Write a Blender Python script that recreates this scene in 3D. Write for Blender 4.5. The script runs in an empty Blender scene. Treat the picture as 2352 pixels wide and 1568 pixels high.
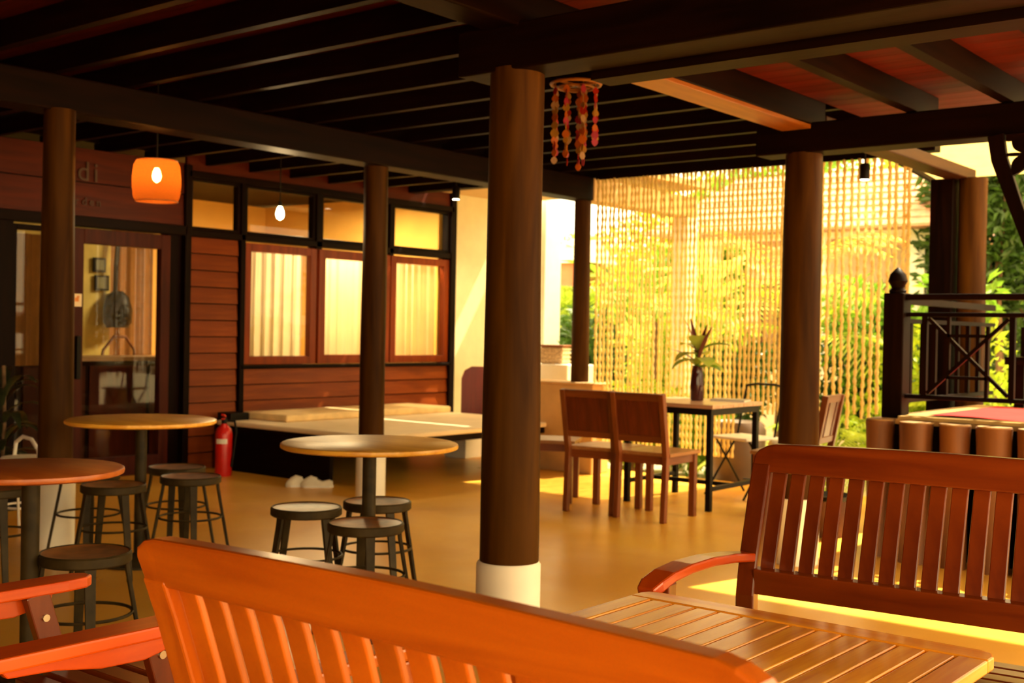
import bpy, math, random
from mathutils import Vector, Matrix
S = bpy.context.scene
COL = S.collection
R = math.radians
rnd = random.Random(7)

# ---------------------------------------------------------------- camera
YAW, PIT, ROL = R(-38.87), R(.555), R(1.084)
fw = Vector((math.sin(YAW) * math.cos(PIT), math.cos(YAW) * math.cos(PIT), -math.sin(PIT)))
rt = Vector((math.cos(YAW), -math.sin(YAW), 0)); up = rt.cross(fw)
r2 = rt * math.cos(ROL) + up * math.sin(ROL); u2 = up * math.cos(ROL) - rt * math.sin(ROL)
cd = bpy.data.cameras.new('camera'); cam = bpy.data.objects.new('camera', cd); COL.objects.link(cam)
M4 = Matrix((r2, u2, -fw)).transposed().to_4x4(); M4.translation = (0, 0, 1.25); cam.matrix_world = M4
cd.sensor_width = 36; cd.lens = 2720 / 2352 * 36; cd.clip_start = .05; cd.clip_end = 300
cd.dof.use_dof = True; cd.dof.focus_distance = 2.6; cd.dof.aperture_fstop = 6.3
S.camera = cam
# ---------------------------------------------------------------- world, sun, exposure
S.view_settings.view_transform = 'Standard'; S.view_settings.look = 'None'
S.view_settings.gamma = 1; S.view_settings.use_curve_mapping = False
S.view_settings.exposure = 1.72
w = bpy.data.worlds.new('world'); S.world = w; w.use_nodes = True
nt = w.node_tree; bg = nt.nodes['Background']
tc = nt.nodes.new('ShaderNodeTexCoord'); sx = nt.nodes.new('ShaderNodeSeparateXYZ'); cr = nt.nodes.new('ShaderNodeValToRGB')
nt.links.new(tc.outputs['Generated'], sx.inputs[0]); nt.links.new(sx.outputs['Z'], cr.inputs[0]); nt.links.new(cr.outputs[0], bg.inputs[0])
cr.color_ramp.elements[0].position = 0.0; cr.color_ramp.elements[0].color = (1, .76, .40, 1)
cr.color_ramp.elements[1].position = 0.7; cr.color_ramp.elements[1].color = (1, .74, .38, 1)
bg.inputs[1].default_value = 2.0
sd = bpy.data.lights.new('sun', 'SUN'); sd.energy = 5.5; sd.angle = R(1.0); sd.color = (1, .85, .56)
sun = bpy.data.objects.new('sun', sd); COL.objects.link(sun)
SUN_FROM = Vector((.15, .66, 1.0)).normalized()
sun.rotation_euler = SUN_FROM.to_track_quat('Z', 'Y').to_euler()

# ---------------------------------------------------------------- materials
def newmat(name):
    m = bpy.data.materials.new(name); m.use_nodes = True
    return m, m.node_tree, m.node_tree.nodes['Principled BSDF']
def ramp_noise(t, scale, detail, c1, c2, vec_scale=(1, 1, 1), lo=.3, hi=.7, dist=0):
    co = t.nodes.new('ShaderNodeTexCoord'); mp = t.nodes.new('ShaderNodeMapping'); mp.inputs['Scale'].default_value = vec_scale
    n = t.nodes.new('ShaderNodeTexNoise'); n.inputs['Scale'].default_value = scale; n.inputs['Detail'].default_value = detail
    n.inputs['Distortion'].default_value = dist
    r = t.nodes.new('ShaderNodeValToRGB'); r.color_ramp.elements[0].position = lo; r.color_ramp.elements[1].position = hi
    r.color_ramp.elements[0].color = (*c1, 1); r.color_ramp.elements[1].color = (*c2, 1)
    t.links.new(co.outputs['Object'], mp.inputs[0]); t.links.new(mp.outputs[0], n.inputs[0]); t.links.new(n.outputs[0], r.inputs[0])
    return r, n
def wood(name, c1, c2, axis='x', rough=.35, coat=0.0, bump=.15, sc=22, spec=.5, ior=1.5):
    m, t, p = newmat(name)
    vs = {'x': (.08, 1, 1), 'y': (1, .08, 1), 'z': (1, 1, .08)}[axis]
    r, n = ramp_noise(t, sc, 5, c1, c2, vs, .32, .68, .6)
    oi = t.nodes.new('ShaderNodeObjectInfo'); hs = t.nodes.new('ShaderNodeHueSaturation')
    mr = t.nodes.new('ShaderNodeMapRange'); mr.inputs[3].default_value = .82; mr.inputs[4].default_value = 1.12
    t.links.new(oi.outputs['Random'], mr.inputs[0]); t.links.new(mr.outputs[0], hs.inputs['Value'])
    t.links.new(r.outputs[0], hs.inputs['Color']); t.links.new(hs.outputs[0], p.inputs['Base Color'])
    p.inputs['IOR'].default_value = ior; p.inputs['Specular IOR Level'].default_value = spec; p.inputs['Roughness'].default_value = rough; p.inputs['Coat Weight'].default_value = coat; p.inputs['Coat Roughness'].default_value = .2
    b = t.nodes.new('ShaderNodeBump'); b.inputs['Strength'].default_value = bump; b.inputs['Distance'].default_value = .004
    t.links.new(n.outputs[0], b.inputs['Height']); t.links.new(b.outputs[0], p.inputs['Normal'])
    return m
def plain(name, c, rough=.5, metal=0, emit=0, var=.12, sc=8, trans=0, spec=.5, ior=1.5):
    m, t, p = newmat(name)
    r, n = ramp_noise(t, sc, 3, tuple(x * (1 - var) for x in c), tuple(min(1, x * (1 + var)) for x in c))
    t.links.new(r.outputs[0], p.inputs['Base Color'])
    p.inputs['Roughness'].default_value = rough; p.inputs['IOR'].default_value = ior; p.inputs['Metallic'].default_value = metal; p.inputs['Specular IOR Level'].default_value = spec
    if emit:
        p.inputs['Emission Color'].default_value = (*c, 1); p.inputs['Emission Strength'].default_value = emit
    if trans:
        tr = t.nodes.new('ShaderNodeBsdfTranslucent'); t.links.new(r.outputs[0], tr.inputs[0])
        mx = t.nodes.new('ShaderNodeMixShader'); mx.inputs[0].default_value = trans
        o = t.nodes['Material Output']; t.links.new(p.outputs[0], mx.inputs[1]); t.links.new(tr.outputs[0], mx.inputs[2]); t.links.new(mx.outputs[0], o.inputs[0])
    return m
def glass(name, tint=(1, 1, 1), refl=.12, rough=.02):
    m, t, p = newmat(name)
    tr = t.nodes.new('ShaderNodeBsdfTransparent'); tr.inputs[0].default_value = (*tint, 1)
    gl = t.nodes.new('ShaderNodeBsdfGlossy'); gl.inputs['Roughness'].default_value = rough
    fr = t.nodes.new('ShaderNodeLayerWeight'); pw = t.nodes.new('ShaderNodeMath'); pw.operation = 'POWER'; pw.inputs[1].default_value = 5; t.links.new(fr.outputs['Facing'], pw.inputs[0])
    ad = t.nodes.new('ShaderNodeMath'); ad.operation = 'ADD'; ad.inputs[1].default_value = refl
    mx = t.nodes.new('ShaderNodeMixShader'); t.links.new(pw.outputs[0], ad.inputs[0]); t.links.new(ad.outputs[0], mx.inputs[0])
    t.links.new(tr.outputs[0], mx.inputs[1]); t.links.new(gl.outputs[0], mx.inputs[2]); t.links.new(mx.outputs[0], t.nodes['Material Output'].inputs[0])
    return m
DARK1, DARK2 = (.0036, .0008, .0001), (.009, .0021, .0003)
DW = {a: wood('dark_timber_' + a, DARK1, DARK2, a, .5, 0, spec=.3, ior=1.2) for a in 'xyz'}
SHAFT = wood('log_column_wood', (.024, .0074, .0005), (.066, .024, .0018), 'z', .5, 0, .5, 14, .3, 1.2)
BOARD = wood('ceiling_board', (.06, .0034, .0003), (.11, .0075, .0006), 'x', .6, spec=.2)
FASCIA = wood('fascia_dark_red', (.050, .0048, .0004), (.085, .010, .0008), 'y', .5, spec=.2)
SIDING = wood('siding_red_timber', (.14, .021, .0012), (.23, .043, .003), 'y', .42, spec=.2)
SASHW = wood('sash_red_timber', (.14, .017, .001), (.22, .032, .0025), 'z', .35, spec=.2)
DOORW = wood('door_timber', (.030, .003, .001), (.06, .007, .0015), 'z', .5, spec=.15)
TEAKX = wood('oiled_teak_x', (.37, .068, .002), (.53, .122, .004), 'x', .30, .25, .12)
TEAKY = wood('oiled_teak_y', (.37, .068, .002), (.53, .122, .004), 'y', .30, .25, .12)
TEAKZ = wood('oiled_teak_z', (.35, .063, .002), (.49, .112, .004), 'z', .30, .25, .12)
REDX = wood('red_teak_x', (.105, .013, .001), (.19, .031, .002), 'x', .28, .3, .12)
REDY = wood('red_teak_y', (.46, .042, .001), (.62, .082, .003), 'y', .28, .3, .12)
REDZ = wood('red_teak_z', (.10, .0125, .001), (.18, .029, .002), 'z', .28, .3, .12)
CHW = {a: wood('brown_chair_wood_' + a, (.15, .032, .005), (.25, .062, .010), a, .4) for a in 'xyz'}
CHP = wood('chair_panel_wood', (.085, .011, .002), (.15, .022, .004), 'z', .35)
TOPW = wood('pale_tabletop', (.70, .31, .025), (.88, .47, .06), 'x', .35, .0)
TOPR = wood('red_tabletop', (.40, .085, .010), (.54, .14, .018), 'x', .35, .0)
STOOLM = plain('aged_steel', (.036, .024, .008), .5, .0, var=.5, sc=12, ior=1.25)
STOOLT = plain('worn_seat', (.22, .085, .020), .4, .0, var=.55, sc=14)
BLK = plain('black_steel', (.007, .005, .003), .45, .0, spec=.4, ior=1.25)
WHITE = plain('white_paint', (.88, .84, .74), .5, var=.04)
PLINTH = plain('whitewash_plinth', (.93, .88, .74), .6, var=.05, sc=5)
CREAM = plain('cream_fabric', (.88, .72, .48), .8, var=.05)
RED = plain('red_enamel', (.62, .012, .008), .3)
CHROME = plain('brass_fitting', (.6, .5, .35), .3, 1)
WICKER = plain('woven_rattan', (.50, .33, .17), .7, var=.5, sc=60)
TAN = plain('tan_render', (.62, .38, .16), .7, var=.08)
LOGM = wood('peeled_log', (.10, .026, .003), (.20, .065, .009), 'z', .6, 0, .6, 9)
LOGE = plain('log_end_grain', (.34, .18, .05), .7, var=.25, sc=30)
ROPE = plain('natural_rope', (.88, .72, .34), .85, var=.15, sc=90, trans=.45)
GL = glass('window_glass', (.96, .95, .90), .015)
WALLW = plain('cream_white_render', (.72, .60, .38), .7, var=.04)
CURT = plain('cream_curtain_cloth', (.88, .76, .50), .9, var=.06, sc=3, trans=.5)
BCURT = plain('brown_curtain_cloth', (.26, .12, .03), .9, var=.1, trans=.2)
YWALL = plain('yellow_plaster', (.78, .46, .10), .8, var=.08, sc=2)
LEAFS = [plain('leaf_yellow_green', (.38, .50, .025), .5, var=.45, sc=4, trans=.45), plain('leaf_bright_green', (.17, .33, .02), .5, var=.4, sc=4, trans=.4),
         plain('leaf_deep_green', (.05, .11, .012), .45, var=.4, sc=3, trans=.3), plain('leaf_lime', (.52, .64, .10), .5, var=.3, sc=4, trans=.45)]
DLEAF = plain('dark_leaf', (.022, .03, .012), .35)
PLEAF = plain('purple_brown_leaf', (.14, .03, .02), .4)
BARK = plain('bark', (.16, .09, .04), .9, var=.4, sc=20)
PAVE = plain('pale_paving', (.70, .58, .38), .8, var=.1, sc=2)
ROOFT = plain('clay_roof_tile', (.50, .26, .16), .7, var=.25, sc=12)
PINK = plain('pink_cloth', (.62, .05, .05), .9, var=.08, spec=0)

def floor_mat():
    m, t, p = newmat('polished_ochre_concrete')
    r, n = ramp_noise(t, 1.1, 6, (.78, .35, .030), (.96, .53, .075), (1, 1, 1), .3, .72, .4)
    t.links.new(r.outputs[0], p.inputs['Base Color'])
    co = t.nodes.new('ShaderNodeTexCoord'); n2 = t.nodes.new('ShaderNodeTexNoise'); n2.inputs['Scale'].default_value = 3; n2.inputs['Detail'].default_value = 6
    t.links.new(co.outputs['Object'], n2.inputs[0]); mr = t.nodes.new('ShaderNodeMapRange'); mr.inputs[3].default_value = .22; mr.inputs[4].default_value = .42
    t.links.new(n2.outputs[0], mr.inputs[0]); t.links.new(mr.outputs[0], p.inputs['Roughness'])
    b = t.nodes.new('ShaderNodeBump'); b.inputs['Strength'].default_value = .08; b.inputs['Distance'].default_value = .01
    t.links.new(n2.outputs[0], b.inputs['Height']); t.links.new(b.outputs[0], p.inputs['Normal'])
    p.inputs['Specular IOR Level'].default_value = .5; p.inputs['IOR'].default_value = 1.35
    return m
FLOORM = floor_mat()

# ---------------------------------------------------------------- mesh helpers
class MB:
    def __init__(s): s.v = []; s.f = []
    def add(s, vs, fs):
        o = len(s.v); s.v += [tuple(v) for v in vs]; s.f += [tuple(i + o for i in f) for f in fs]; return s
    def box(s, c, d, rz=0.0, rx=0.0, ry=0.0):
        m = Matrix.Rotation(rz, 3, 'Z') @ Matrix.Rotation(ry, 3, 'Y') @ Matrix.Rotation(rx, 3, 'X'); c = Vector(c)
        vs = [c + m @ Vector((x * d[0] / 2, y * d[1] / 2, z * d[2] / 2)) for x in (-1, 1) for y in (-1, 1) for z in (-1, 1)]
        return s.add(vs, [(0, 1, 3, 2), (4, 6, 7, 5), (0, 4, 5, 1), (2, 3, 7, 6), (0, 2, 6, 4), (1, 5, 7, 3)])
    def span(s, a, b):
        return s.box([(a[i] + b[i]) / 2 for i in range(3)], [abs(b[i] - a[i]) for i in range(3)])
    def bar(s, p, q, w, h, side=None):
        return s.sweep([p, q], w, h, side)
    def sweep(s, pts, w, h, side=None):
        """rectangular section: w along side, h across"""
        pts = [Vector(p) for p in pts]; n = len(pts); vs = []
        for i, p in enumerate(pts):
            d = (pts[min(i + 1, n - 1)] - pts[max(i - 1, 0)]).normalized()
            sd_ = Vector(side) if side else (Vector((0, 0, 1)).cross(d) if abs(d.z) < .95 else Vector((1, 0, 0)))
            sd_ = (sd_ - d * sd_.dot(d)).normalized(); nn = d.cross(sd_).normalized()
            ww = w[i] if isinstance(w, (list, tuple)) else w; hh = h[i] if isinstance(h, (list, tuple)) else h
            vs += [p + sd_ * ww / 2 + nn * hh / 2, p - sd_ * ww / 2 + nn * hh / 2, p - sd_ * ww / 2 - nn * hh / 2, p + sd_ * ww / 2 - nn * hh / 2]
        fs = [(0, 1, 2, 3), tuple(4 * (n - 1) + k for k in (3, 2, 1, 0))]
        for i in range(n - 1):
            for k in range(4):
                a, b = 4 * i + k, 4 * i + (k + 1) % 4
                fs.append((a, a + 4, b + 4, b))
        return s.add(vs, fs)
    def tube(s, pts, r, seg=8, cap=True):
        pts = [Vector(p) for p in pts]; n = len(pts); vs = []
        d0 = (pts[1] - pts[0]).normalized(); a = Vector((1, 0, 0)) if abs(d0.x) < .8 else Vector((0, 1, 0))
        for i, p in enumerate(pts):
            d = (pts[min(i + 1, n - 1)] - pts[max(i - 1, 0)]).normalized()
            a = (a - d * a.dot(d)).normalized(); b = d.cross(a); rr = r[i] if isinstance(r, (list, tuple)) else r
            vs += [p + (a * math.cos(6.28318 * k / seg) + b * math.sin(6.28318 * k / seg)) * rr for k in range(seg)]
        fs = []
        for i in range(n - 1):
            for k in range(seg):
                k2 = (k + 1) % seg; fs.append((i * seg + k, i * seg + k2, (i + 1) * seg + k2, (i + 1) * seg + k))
        if cap: fs += [tuple(range(seg - 1, -1, -1)), tuple((n - 1) * seg + k for k in range(seg))]
        return s.add(vs, fs)
    def ring(s, c, R_, r, seg=28, ts=6):
        vs = []; fs = []
        for i in range(seg):
            A = 6.28318 * i / seg
            for k in range(ts):
                B = 6.28318 * k / ts; q = R_ + r * math.cos(B)
                vs.append((c[0] + q * math.cos(A), c[1] + q * math.sin(A), c[2] + r * math.sin(B)))
        for i in range(seg):
            for k in range(ts):
                a, b = i * ts, ((i + 1) % seg) * ts; k2 = (k + 1) % ts
                fs.append((a + k, b + k, b + k2, a + k2))
        return s.add(vs, fs)
    def lathe(s, prof, c=(0, 0, 0), seg=32, wob=None):
        vs = []; fs = []; n = len(prof)
        for i, (r, z) in enumerate(prof):
            for k in range(seg):
                A = 6.28318 * k / seg; q = r * (1 + (wob(A, z) if wob else 0))
                vs.append((c[0] + q * math.cos(A), c[1] + q * math.sin(A), c[2] + z))
        for i in range(n - 1):
            for k in range(seg):
                k2 = (k + 1) % seg; fs.append((i * seg + k, i * seg + k2, (i + 1) * seg + k2, (i + 1) * seg + k))
        if prof[0][0] > 0: fs.append(tuple(range(seg - 1, -1, -1)))
        if prof[-1][0] > 0: fs.append(tuple((n - 1) * seg + k for k in range(seg)))
        return s.add(vs, fs)
    def prism(s, poly, f, t0, t1):
        """poly: 2D points; f(u, v, t) -> 3D"""
        n = len(poly)
        return s.add([f(u, v, t0) for u, v in poly] + [f(u, v, t1) for u, v in poly],
                     [tuple(range(n - 1, -1, -1)), tuple(range(n, 2 * n))] + [(i, (i + 1) % n, n + (i + 1) % n, n + i) for i in range(n)])
    def leaf(s, p, d, L, W_, nrm=None, fold=.25):
        d = Vector(d).normalized(); p = Vector(p)
        nrm = Vector(nrm) if nrm else Vector((rnd.uniform(-1, 1), rnd.uniform(-1, 1), rnd.uniform(.2, 1)))
        sd_ = d.cross(nrm); sd_ = sd_.normalized() if sd_.length > 1e-4 else Vector((1, 0, 0)); nn = sd_.cross(d)
        return s.add([p, p + d * L * .45 + sd_ * W_ / 2 + nn * W_ * fold, p + d * L, p + d * L * .45 - sd_ * W_ / 2 + nn * W_ * fold, p + d * L * .45],
                     [(0, 1, 4), (1, 2, 4), (0, 4, 3), (4, 2, 3)])
    def build(s, name, m, parent=None, smooth=False, bevel=0, loc=None, rz=0):
        me = bpy.data.meshes.new(name); me.from_pydata(s.v, [], s.f); me.materials.append(m)
        me.validate(); me.update()
        if smooth:
            me.polygons.foreach_set('use_smooth', [True] * len(me.polygons))
            try: me.set_sharp_from_angle(angle=R(40))
            except Exception: pass
        o = bpy.data.objects.new(name, me); COL.objects.link(o)
        if parent: o.parent = parent
        if loc: o.location = loc
        o.rotation_euler.z = rz
        if bevel:
            b = o.modifiers.new('bevel', 'BEVEL'); b.width = bevel; b.segments = 2; b.limit_method = 'ANGLE'
        return o
def tag(o, label=None, cat=None, group=None, kind=None):
    for k, v in (('label', label), ('category', cat), ('group', group), ('kind', kind)):
        if v: o[k] = v
    return o
def empty(name, loc, rz, label, cat, group=None):
    o = bpy.data.objects.new(name, None); COL.objects.link(o); o.location = loc; o.rotation_euler.z = rz
    return tag(o, label, cat, group)
def kids(o): return [c for c in COL.objects if c.parent == o]
TREE = {}
def copy_tree(o, parent=None):
    c = o.copy(); COL.objects.link(c); c.parent = parent
    for k in TREE.get(o.name) or kids(o): copy_tree(k, c)
    return c
def place(proto, loc, rz, label, first):
    o = proto if first else copy_tree(proto)
    o.location = loc; o.rotation_euler.z = rz; o['label'] = label
    return o

# ================================================================ THE SETTING
f = tag(MB().span((-12, -6, -.12), (6, 8.98, 0)).build('floor', FLOORM), 'polished ochre concrete floor of the open hall', kind='structure')
g = tag(MB().span((-45, -40, -.25), (40, 60, -.13)).build('ground', PAVE), 'pale sunlit garden paving beyond the hall', kind='structure')

# ceiling : joists and boards as pieces
ceil = bpy.data.objects.new('ceiling', None); COL.objects.link(ceil); tag(ceil, 'dark timber ceiling of joists and red boards', kind='structure')
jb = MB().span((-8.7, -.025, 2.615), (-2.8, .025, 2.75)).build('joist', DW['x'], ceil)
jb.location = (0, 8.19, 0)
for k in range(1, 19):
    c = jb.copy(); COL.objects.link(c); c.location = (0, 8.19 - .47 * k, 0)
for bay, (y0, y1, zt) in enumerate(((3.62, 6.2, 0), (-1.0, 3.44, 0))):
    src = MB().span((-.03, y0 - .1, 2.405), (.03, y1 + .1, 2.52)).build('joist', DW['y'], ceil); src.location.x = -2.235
    for k in range(1, 9):
        c = src.copy(); COL.objects.link(c); c.location.x = -2.235 + .47 * k
sb = MB().span((-9.3, -.068, 2.755), (-2.76, .068, 2.775)).build('board', BOARD, ceil); sb.location.y = -1.0
n = 1
while -1.0 + .14 * n < 9.0:
    c = sb.copy(); COL.objects.link(c); c.location.y = -1.0 + .14 * n; n += 1
sb = MB().span((-2.76, -.068, 2.522), (1.6, .068, 2.542)).build('board', BOARD, ceil); sb.location.y = -1.0
n = 1
while -1.0 + .14 * n < 6.75:
    c = sb.copy(); COL.objects.link(c); c.location.y = -1.0 + .14 * n; n += 1
tag(MB().span((-9.5, -6.0, 2.80), (-2.6, 9.15, 2.86)).span((-2.6, -6.0, 2.80), (1.7, 6.75, 2.86)).build('roof', DW['x']), 'solid roof deck over the hall', kind='structure')  # the stretch behind the viewer is added to block light from there

tag(MB().span((-8.6, -6.0, 0), (1.0, -5.85, 2.8)).build('wall_back_blocker', SIDING), 'added unseen timber wall behind the viewer, blocking light from behind', kind='structure')  # added out of view to cut the sky light from behind
tag(MB().span((-8.66, -6.0, 0), (-8.55, .5, 2.8)).build('wall_side_blocker', SIDING), 'added unseen timber wall at the left behind the viewer, blocking light', kind='structure')  # added and unseen, cuts light from the back left
tag(MB().span((-9.4, 9.16, 2.70), (-5.95, 10.5, 2.76)).build('roof_eave', TAN), 'tan boarded eave over the white wall', kind='structure')
CBM = wood('warm_beam', (.03, .0075, .0004), (.052, .015, .001), 'y', .5, 0, spec=.3, ior=1.3)
def beam(a, b, m, label):
    return tag(MB().span(a, b).build('roof_beam', m, bevel=.008), label, 'beam')
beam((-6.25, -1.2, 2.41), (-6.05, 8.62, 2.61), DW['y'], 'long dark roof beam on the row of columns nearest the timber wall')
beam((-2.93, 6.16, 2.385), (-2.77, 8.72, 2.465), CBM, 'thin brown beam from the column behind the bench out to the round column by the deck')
beam((-2.93, -1.2, 2.385), (-2.77, 6.15, 2.61), DW['y'], 'dark roof beam running over the thick near column, painted bounce light strip below it')
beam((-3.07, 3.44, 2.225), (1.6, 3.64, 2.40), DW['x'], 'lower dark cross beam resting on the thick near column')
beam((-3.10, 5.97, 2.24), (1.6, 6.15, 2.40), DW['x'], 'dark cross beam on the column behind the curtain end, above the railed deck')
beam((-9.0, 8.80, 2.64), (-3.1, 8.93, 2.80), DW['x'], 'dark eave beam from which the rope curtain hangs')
beam((-6.25, 8.63, 2.41), (-6.05, 10.45, 2.61), TAN, 'outer end of the long dark beam, sunlight painted as tan, from the slim column to the white post outside')  # same beam carried on; the tan colour stands in for sunlight on it
tag(MB().span((-2.935, 3.66, 2.362), (-2.765, 5.955, 2.384)).build('bounce_light_strip', wood('painted_bounce_orange', (.24, .065, .004), (.36, .12, .008), 'y', .4), bevel=.003), 'added orange strip painting floor-bounced light under the dark beam between the two cross beams', 'plank')  # added strip; its orange paints floor-bounced light on the beam underside
# slim rod under the near cross beam edge
tag(MB().span((-2.6, 3.67, 2.20), (1.6, 3.80, 2.25)).build('roof_batten', DW['x']), 'thin dark batten along the lower edge of the near cross beam', 'batten')

def column(x, y, r0, r1, ztop, label, plinth=None, seed=0):
    o = empty('timber_column', (x, y, 0), 0, label, 'column')
    rr = random.Random(seed); ph = [rr.uniform(0, 6.28) for _ in range(6)]
    wob = lambda A, z: .03 * math.sin(A * 2 + ph[0] + z) + .02 * math.sin(3 * A + ph[1] + z * 2.3) + .015 * math.sin(z * 4 + ph[2])
    pr = []; z0 = plinth if plinth else 0
    for i in range(15):
        k = i / 14; pr.append((r0 + (r1 - r0) * k, z0 + (ztop - z0) * k))
    MB().lathe(pr, seg=28, wob=wob).build('shaft', SHAFT, o, smooth=True)
    if plinth: MB().lathe([(r0 + .012, 0), (r0 + .012, plinth - .012), (r0 + .004, plinth)], seg=36).build('plinth', PLINTH, o, smooth=True)
    return o
column(-2.85, 3.54, .112, .106, 2.24, 'thickest nearest round timber column on a white round plinth', .365, 1)
column(-2.85, 6.06, .108, .098, 2.245, 'round timber column behind the slatted bench, orange-lit on one edge', .36, 2)
column(-6.09, 3.53, .098, .085, 2.42, 'round dark timber column with tall white plinth behind the red round table', .41, 3)
column(-6.38 + .2, 6.06, .095, .09, 2.42, 'round timber column with white plinth in front of the daybed', .34, 4)
c5 = empty('timber_column', (-6.15, 8.60, .80), 0, 'slim dark timber column standing on the low tan wall at the curtain end', 'column')
MB().lathe([(.078, 0), (.074, 1.62)], seg=20, wob=lambda A, z: .03 * math.sin(2 * A + z * 3)).build('shaft', SHAFT, c5, smooth=True)
column(-2.755, 8.62, .098, .094, 2.39, 'round pale-edged column behind the deck railing', None, 6)
tag(MB().span((-3.03, 8.52, 0), (-2.86, 8.70, 2.39)).build('square_post', DW['z'], bevel=.01), 'dark square post standing left of the round column behind the railing', 'post')

# low wall, white box, white wall, far post
tag(MB().span((-6.72, 8.48, 0), (-5.92, 8.74, .78)).span((-6.74, 8.46, .78), (-5.90, 8.76, .80)).build('wall_low', TAN, bevel=.01), 'low tan rendered wall under the slim column', kind='structure')
tag(MB().span((-7.75, 9.3, -.13), (-6.80, 9.75, .92)).build('white_block', WHITE, bevel=.01), 'white rendered block seat behind the low tan wall', 'block')
tag(MB().span((-8.75, 9.52, -.13), (-8.5, 11.05, 2.76)).build('wall_white', WALLW), 'white rendered wall beyond the timber wall', kind='structure')
tag(MB().span((-8.5, 10.75, -.13), (-8.2, 11.05, 2.74)).build('trim_1', WHITE), 'white pilaster at the end of the white wall', kind='structure')
tag(MB().span((-6.24, 10.28, -.13), (-6.06, 10.46, 2.41)).build('white_post', WHITE, bevel=.01), 'square white post beyond the rope curtain', 'post')

# timber wall --------------------------------------------------------
wl = bpy.data.objects.new('wall_left', None); COL.objects.link(wl); tag(wl, 'red timber boarded wall of the building', kind='structure')
MB().span((-8.62, 5.98, 0), (-8.53, 9.5, .87)).span((-8.62, 5.98, .87), (-8.53, 6.70, 2.03)).build('backing', DW['y'], wl)
def siding(y0, y1, z0, z1, pitch=.142, m=None):
    n = max(1, round((z1 - z0) / pitch)); p = (z1 - z0) / n
    sx0, sx1 = -8.53, -8.505
    src = None
    for i in range(n):
        if src is None:
            src = MB().add([(sx0, y0, .004), (sx1 + .012, y0, .004), (sx1, y0, p - .006), (sx0, y0, p - .006), (sx0, y1, .004), (sx1 + .012, y1, .004), (sx1, y1, p - .006), (sx0, y1, p - .006)],
                           [(3, 2, 1, 0), (4, 5, 6, 7), (0, 1, 5, 4), (1, 2, 6, 5), (2, 3, 7, 6), (3, 0, 4, 7)]).build('plank', m or SIDING, wl)
            o = src
        else:
            o = src.copy(); COL.objects.link(o)
        o.location.z = z0 + i * p
siding(6.12, 6.65, 0, 2.0)
siding(6.72, 9.46, 0, .86)
siding(0.5, 4.45, 0, 2.0)
MB().span((-8.62, 0.5, 0), (-8.53, 4.45, 2.0)).build('backing', DW['y'], wl)
# fascia over door
siding(0.5, 6.08, 2.08, 2.62, .27, FASCIA)
MB().span((-8.62, 0.5, 2.06), (-8.53, 6.10, 2.62)).build('backing', DW['y'], wl)
siding(6.10, 9.46, 2.555, 2.76, .205, FASCIA)
# posts / rails of the frame
for a, b in (((-8.60, 6.665, 0), (-8.47, 6.715, 2.52)), ((-8.60, 6.07, 0), (-8.46, 6.13, 2.60)), ((-8.60, 9.44, 0), (-8.46, 9.52, 2.76)),
             ((-8.60, 7.545, 1.98), (-8.47, 7.615, 2.52)), ((-8.60, 8.52, 1.98), (-8.47, 8.58, 2.52)), ((-8.60, 6.10, 2.00), (-8.47, 9.48, 2.055)),
             ((-8.60, 6.10, 2.50), (-8.46, 9.48, 2.555)), ((-8.62, 5.93, 0), (-8.52, 6.07, 2.03)), ((-8.60, 0.5, 2.00), (-8.46, 6.09, 2.08)),
             ((-8.60, 4.42, 0), (-8.47, 4.55, 2.0)), ((-8.60, 4.98, 0), (-8.47, 5.03, 2.0)), ((-8.60, 6.69, .862), (-8.46, 9.47, .89))):
    MB().span(a, b).build('frame_post', DW['z'] if b[2] - a[2] > .3 else DW['y'], wl, bevel=.004)
# sash windows
def window(n, y0, y1, z0, z1, ft, m, label, curtain=None, fb=None):
    o = bpy.data.objects.new('window_%d' % n, None); COL.objects.link(o); tag(o, label, kind='structure')
    fb = fb or ft
    x0, x1 = -8.56, -8.49
    b = MB().span((x0, y0, z0), (x1, y0 + ft, z1)).span((x0, y1 - ft, z0), (x1, y1, z1)).span((x0, y0 + ft, z1 - fb), (x1, y1 - ft, z1)).span((x0, y0 + ft, z0), (x1, y1 - ft, z0 + fb))
    b.build('sash_frame', m, o, bevel=.005)
    MB().span((-8.53, y0 + ft, z0 + fb), (-8.524, y1 - ft, z1 - fb)).build('pane', GL, o)
    return o
def pleats(y0, y1, z0, z1, x, m, name='curtain', amp=.022, per=.11, label=None, seed=0):
    b = MB(); n = int((y1 - y0) / .012); rr = random.Random(seed); a0 = rr.uniform(0, 6)
    ys = [y0 + (y1 - y0) * i / n for i in range(n + 1)]
    vs = []; fs = []
    for j, z in enumerate((z0, z0 + (z1 - z0) * .5, z1)):
        for y in ys:
            k = (y - y0) / per * 6.283 + a0 + .6 * math.sin(y * 9 + a0)
            vs.append((x + amp * math.sin(k) * (1.1 - .3 * j) + .006 * math.sin(k * 2.3), y, z))
    for j in range(2):
        for i in range(n): fs.append((j * (n + 1) + i, j * (n + 1) + i + 1, (j + 1) * (n + 1) + i + 1, (j + 1) * (n + 1) + i))
    o = b.add(vs, fs).build(name, m, smooth=True)
    return tag(o, label, 'curtain')
window(1, 6.72, 7.57, .895, 1.985, .075, SASHW, 'first red sash window beside the siding')
window(2, 7.60, 8.55, .895, 1.985, .085, SASHW, 'middle red sash window behind the column')
window(3, 8.57, 9.44, .895, 1.985, .075, SASHW, 'red sash window nearest the white wall')
pleats(6.79, 7.50, .93, 1.93, -8.62, CURT, label='cream pleated curtain in the window nearest the wooden siding panel', seed=1)
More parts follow.
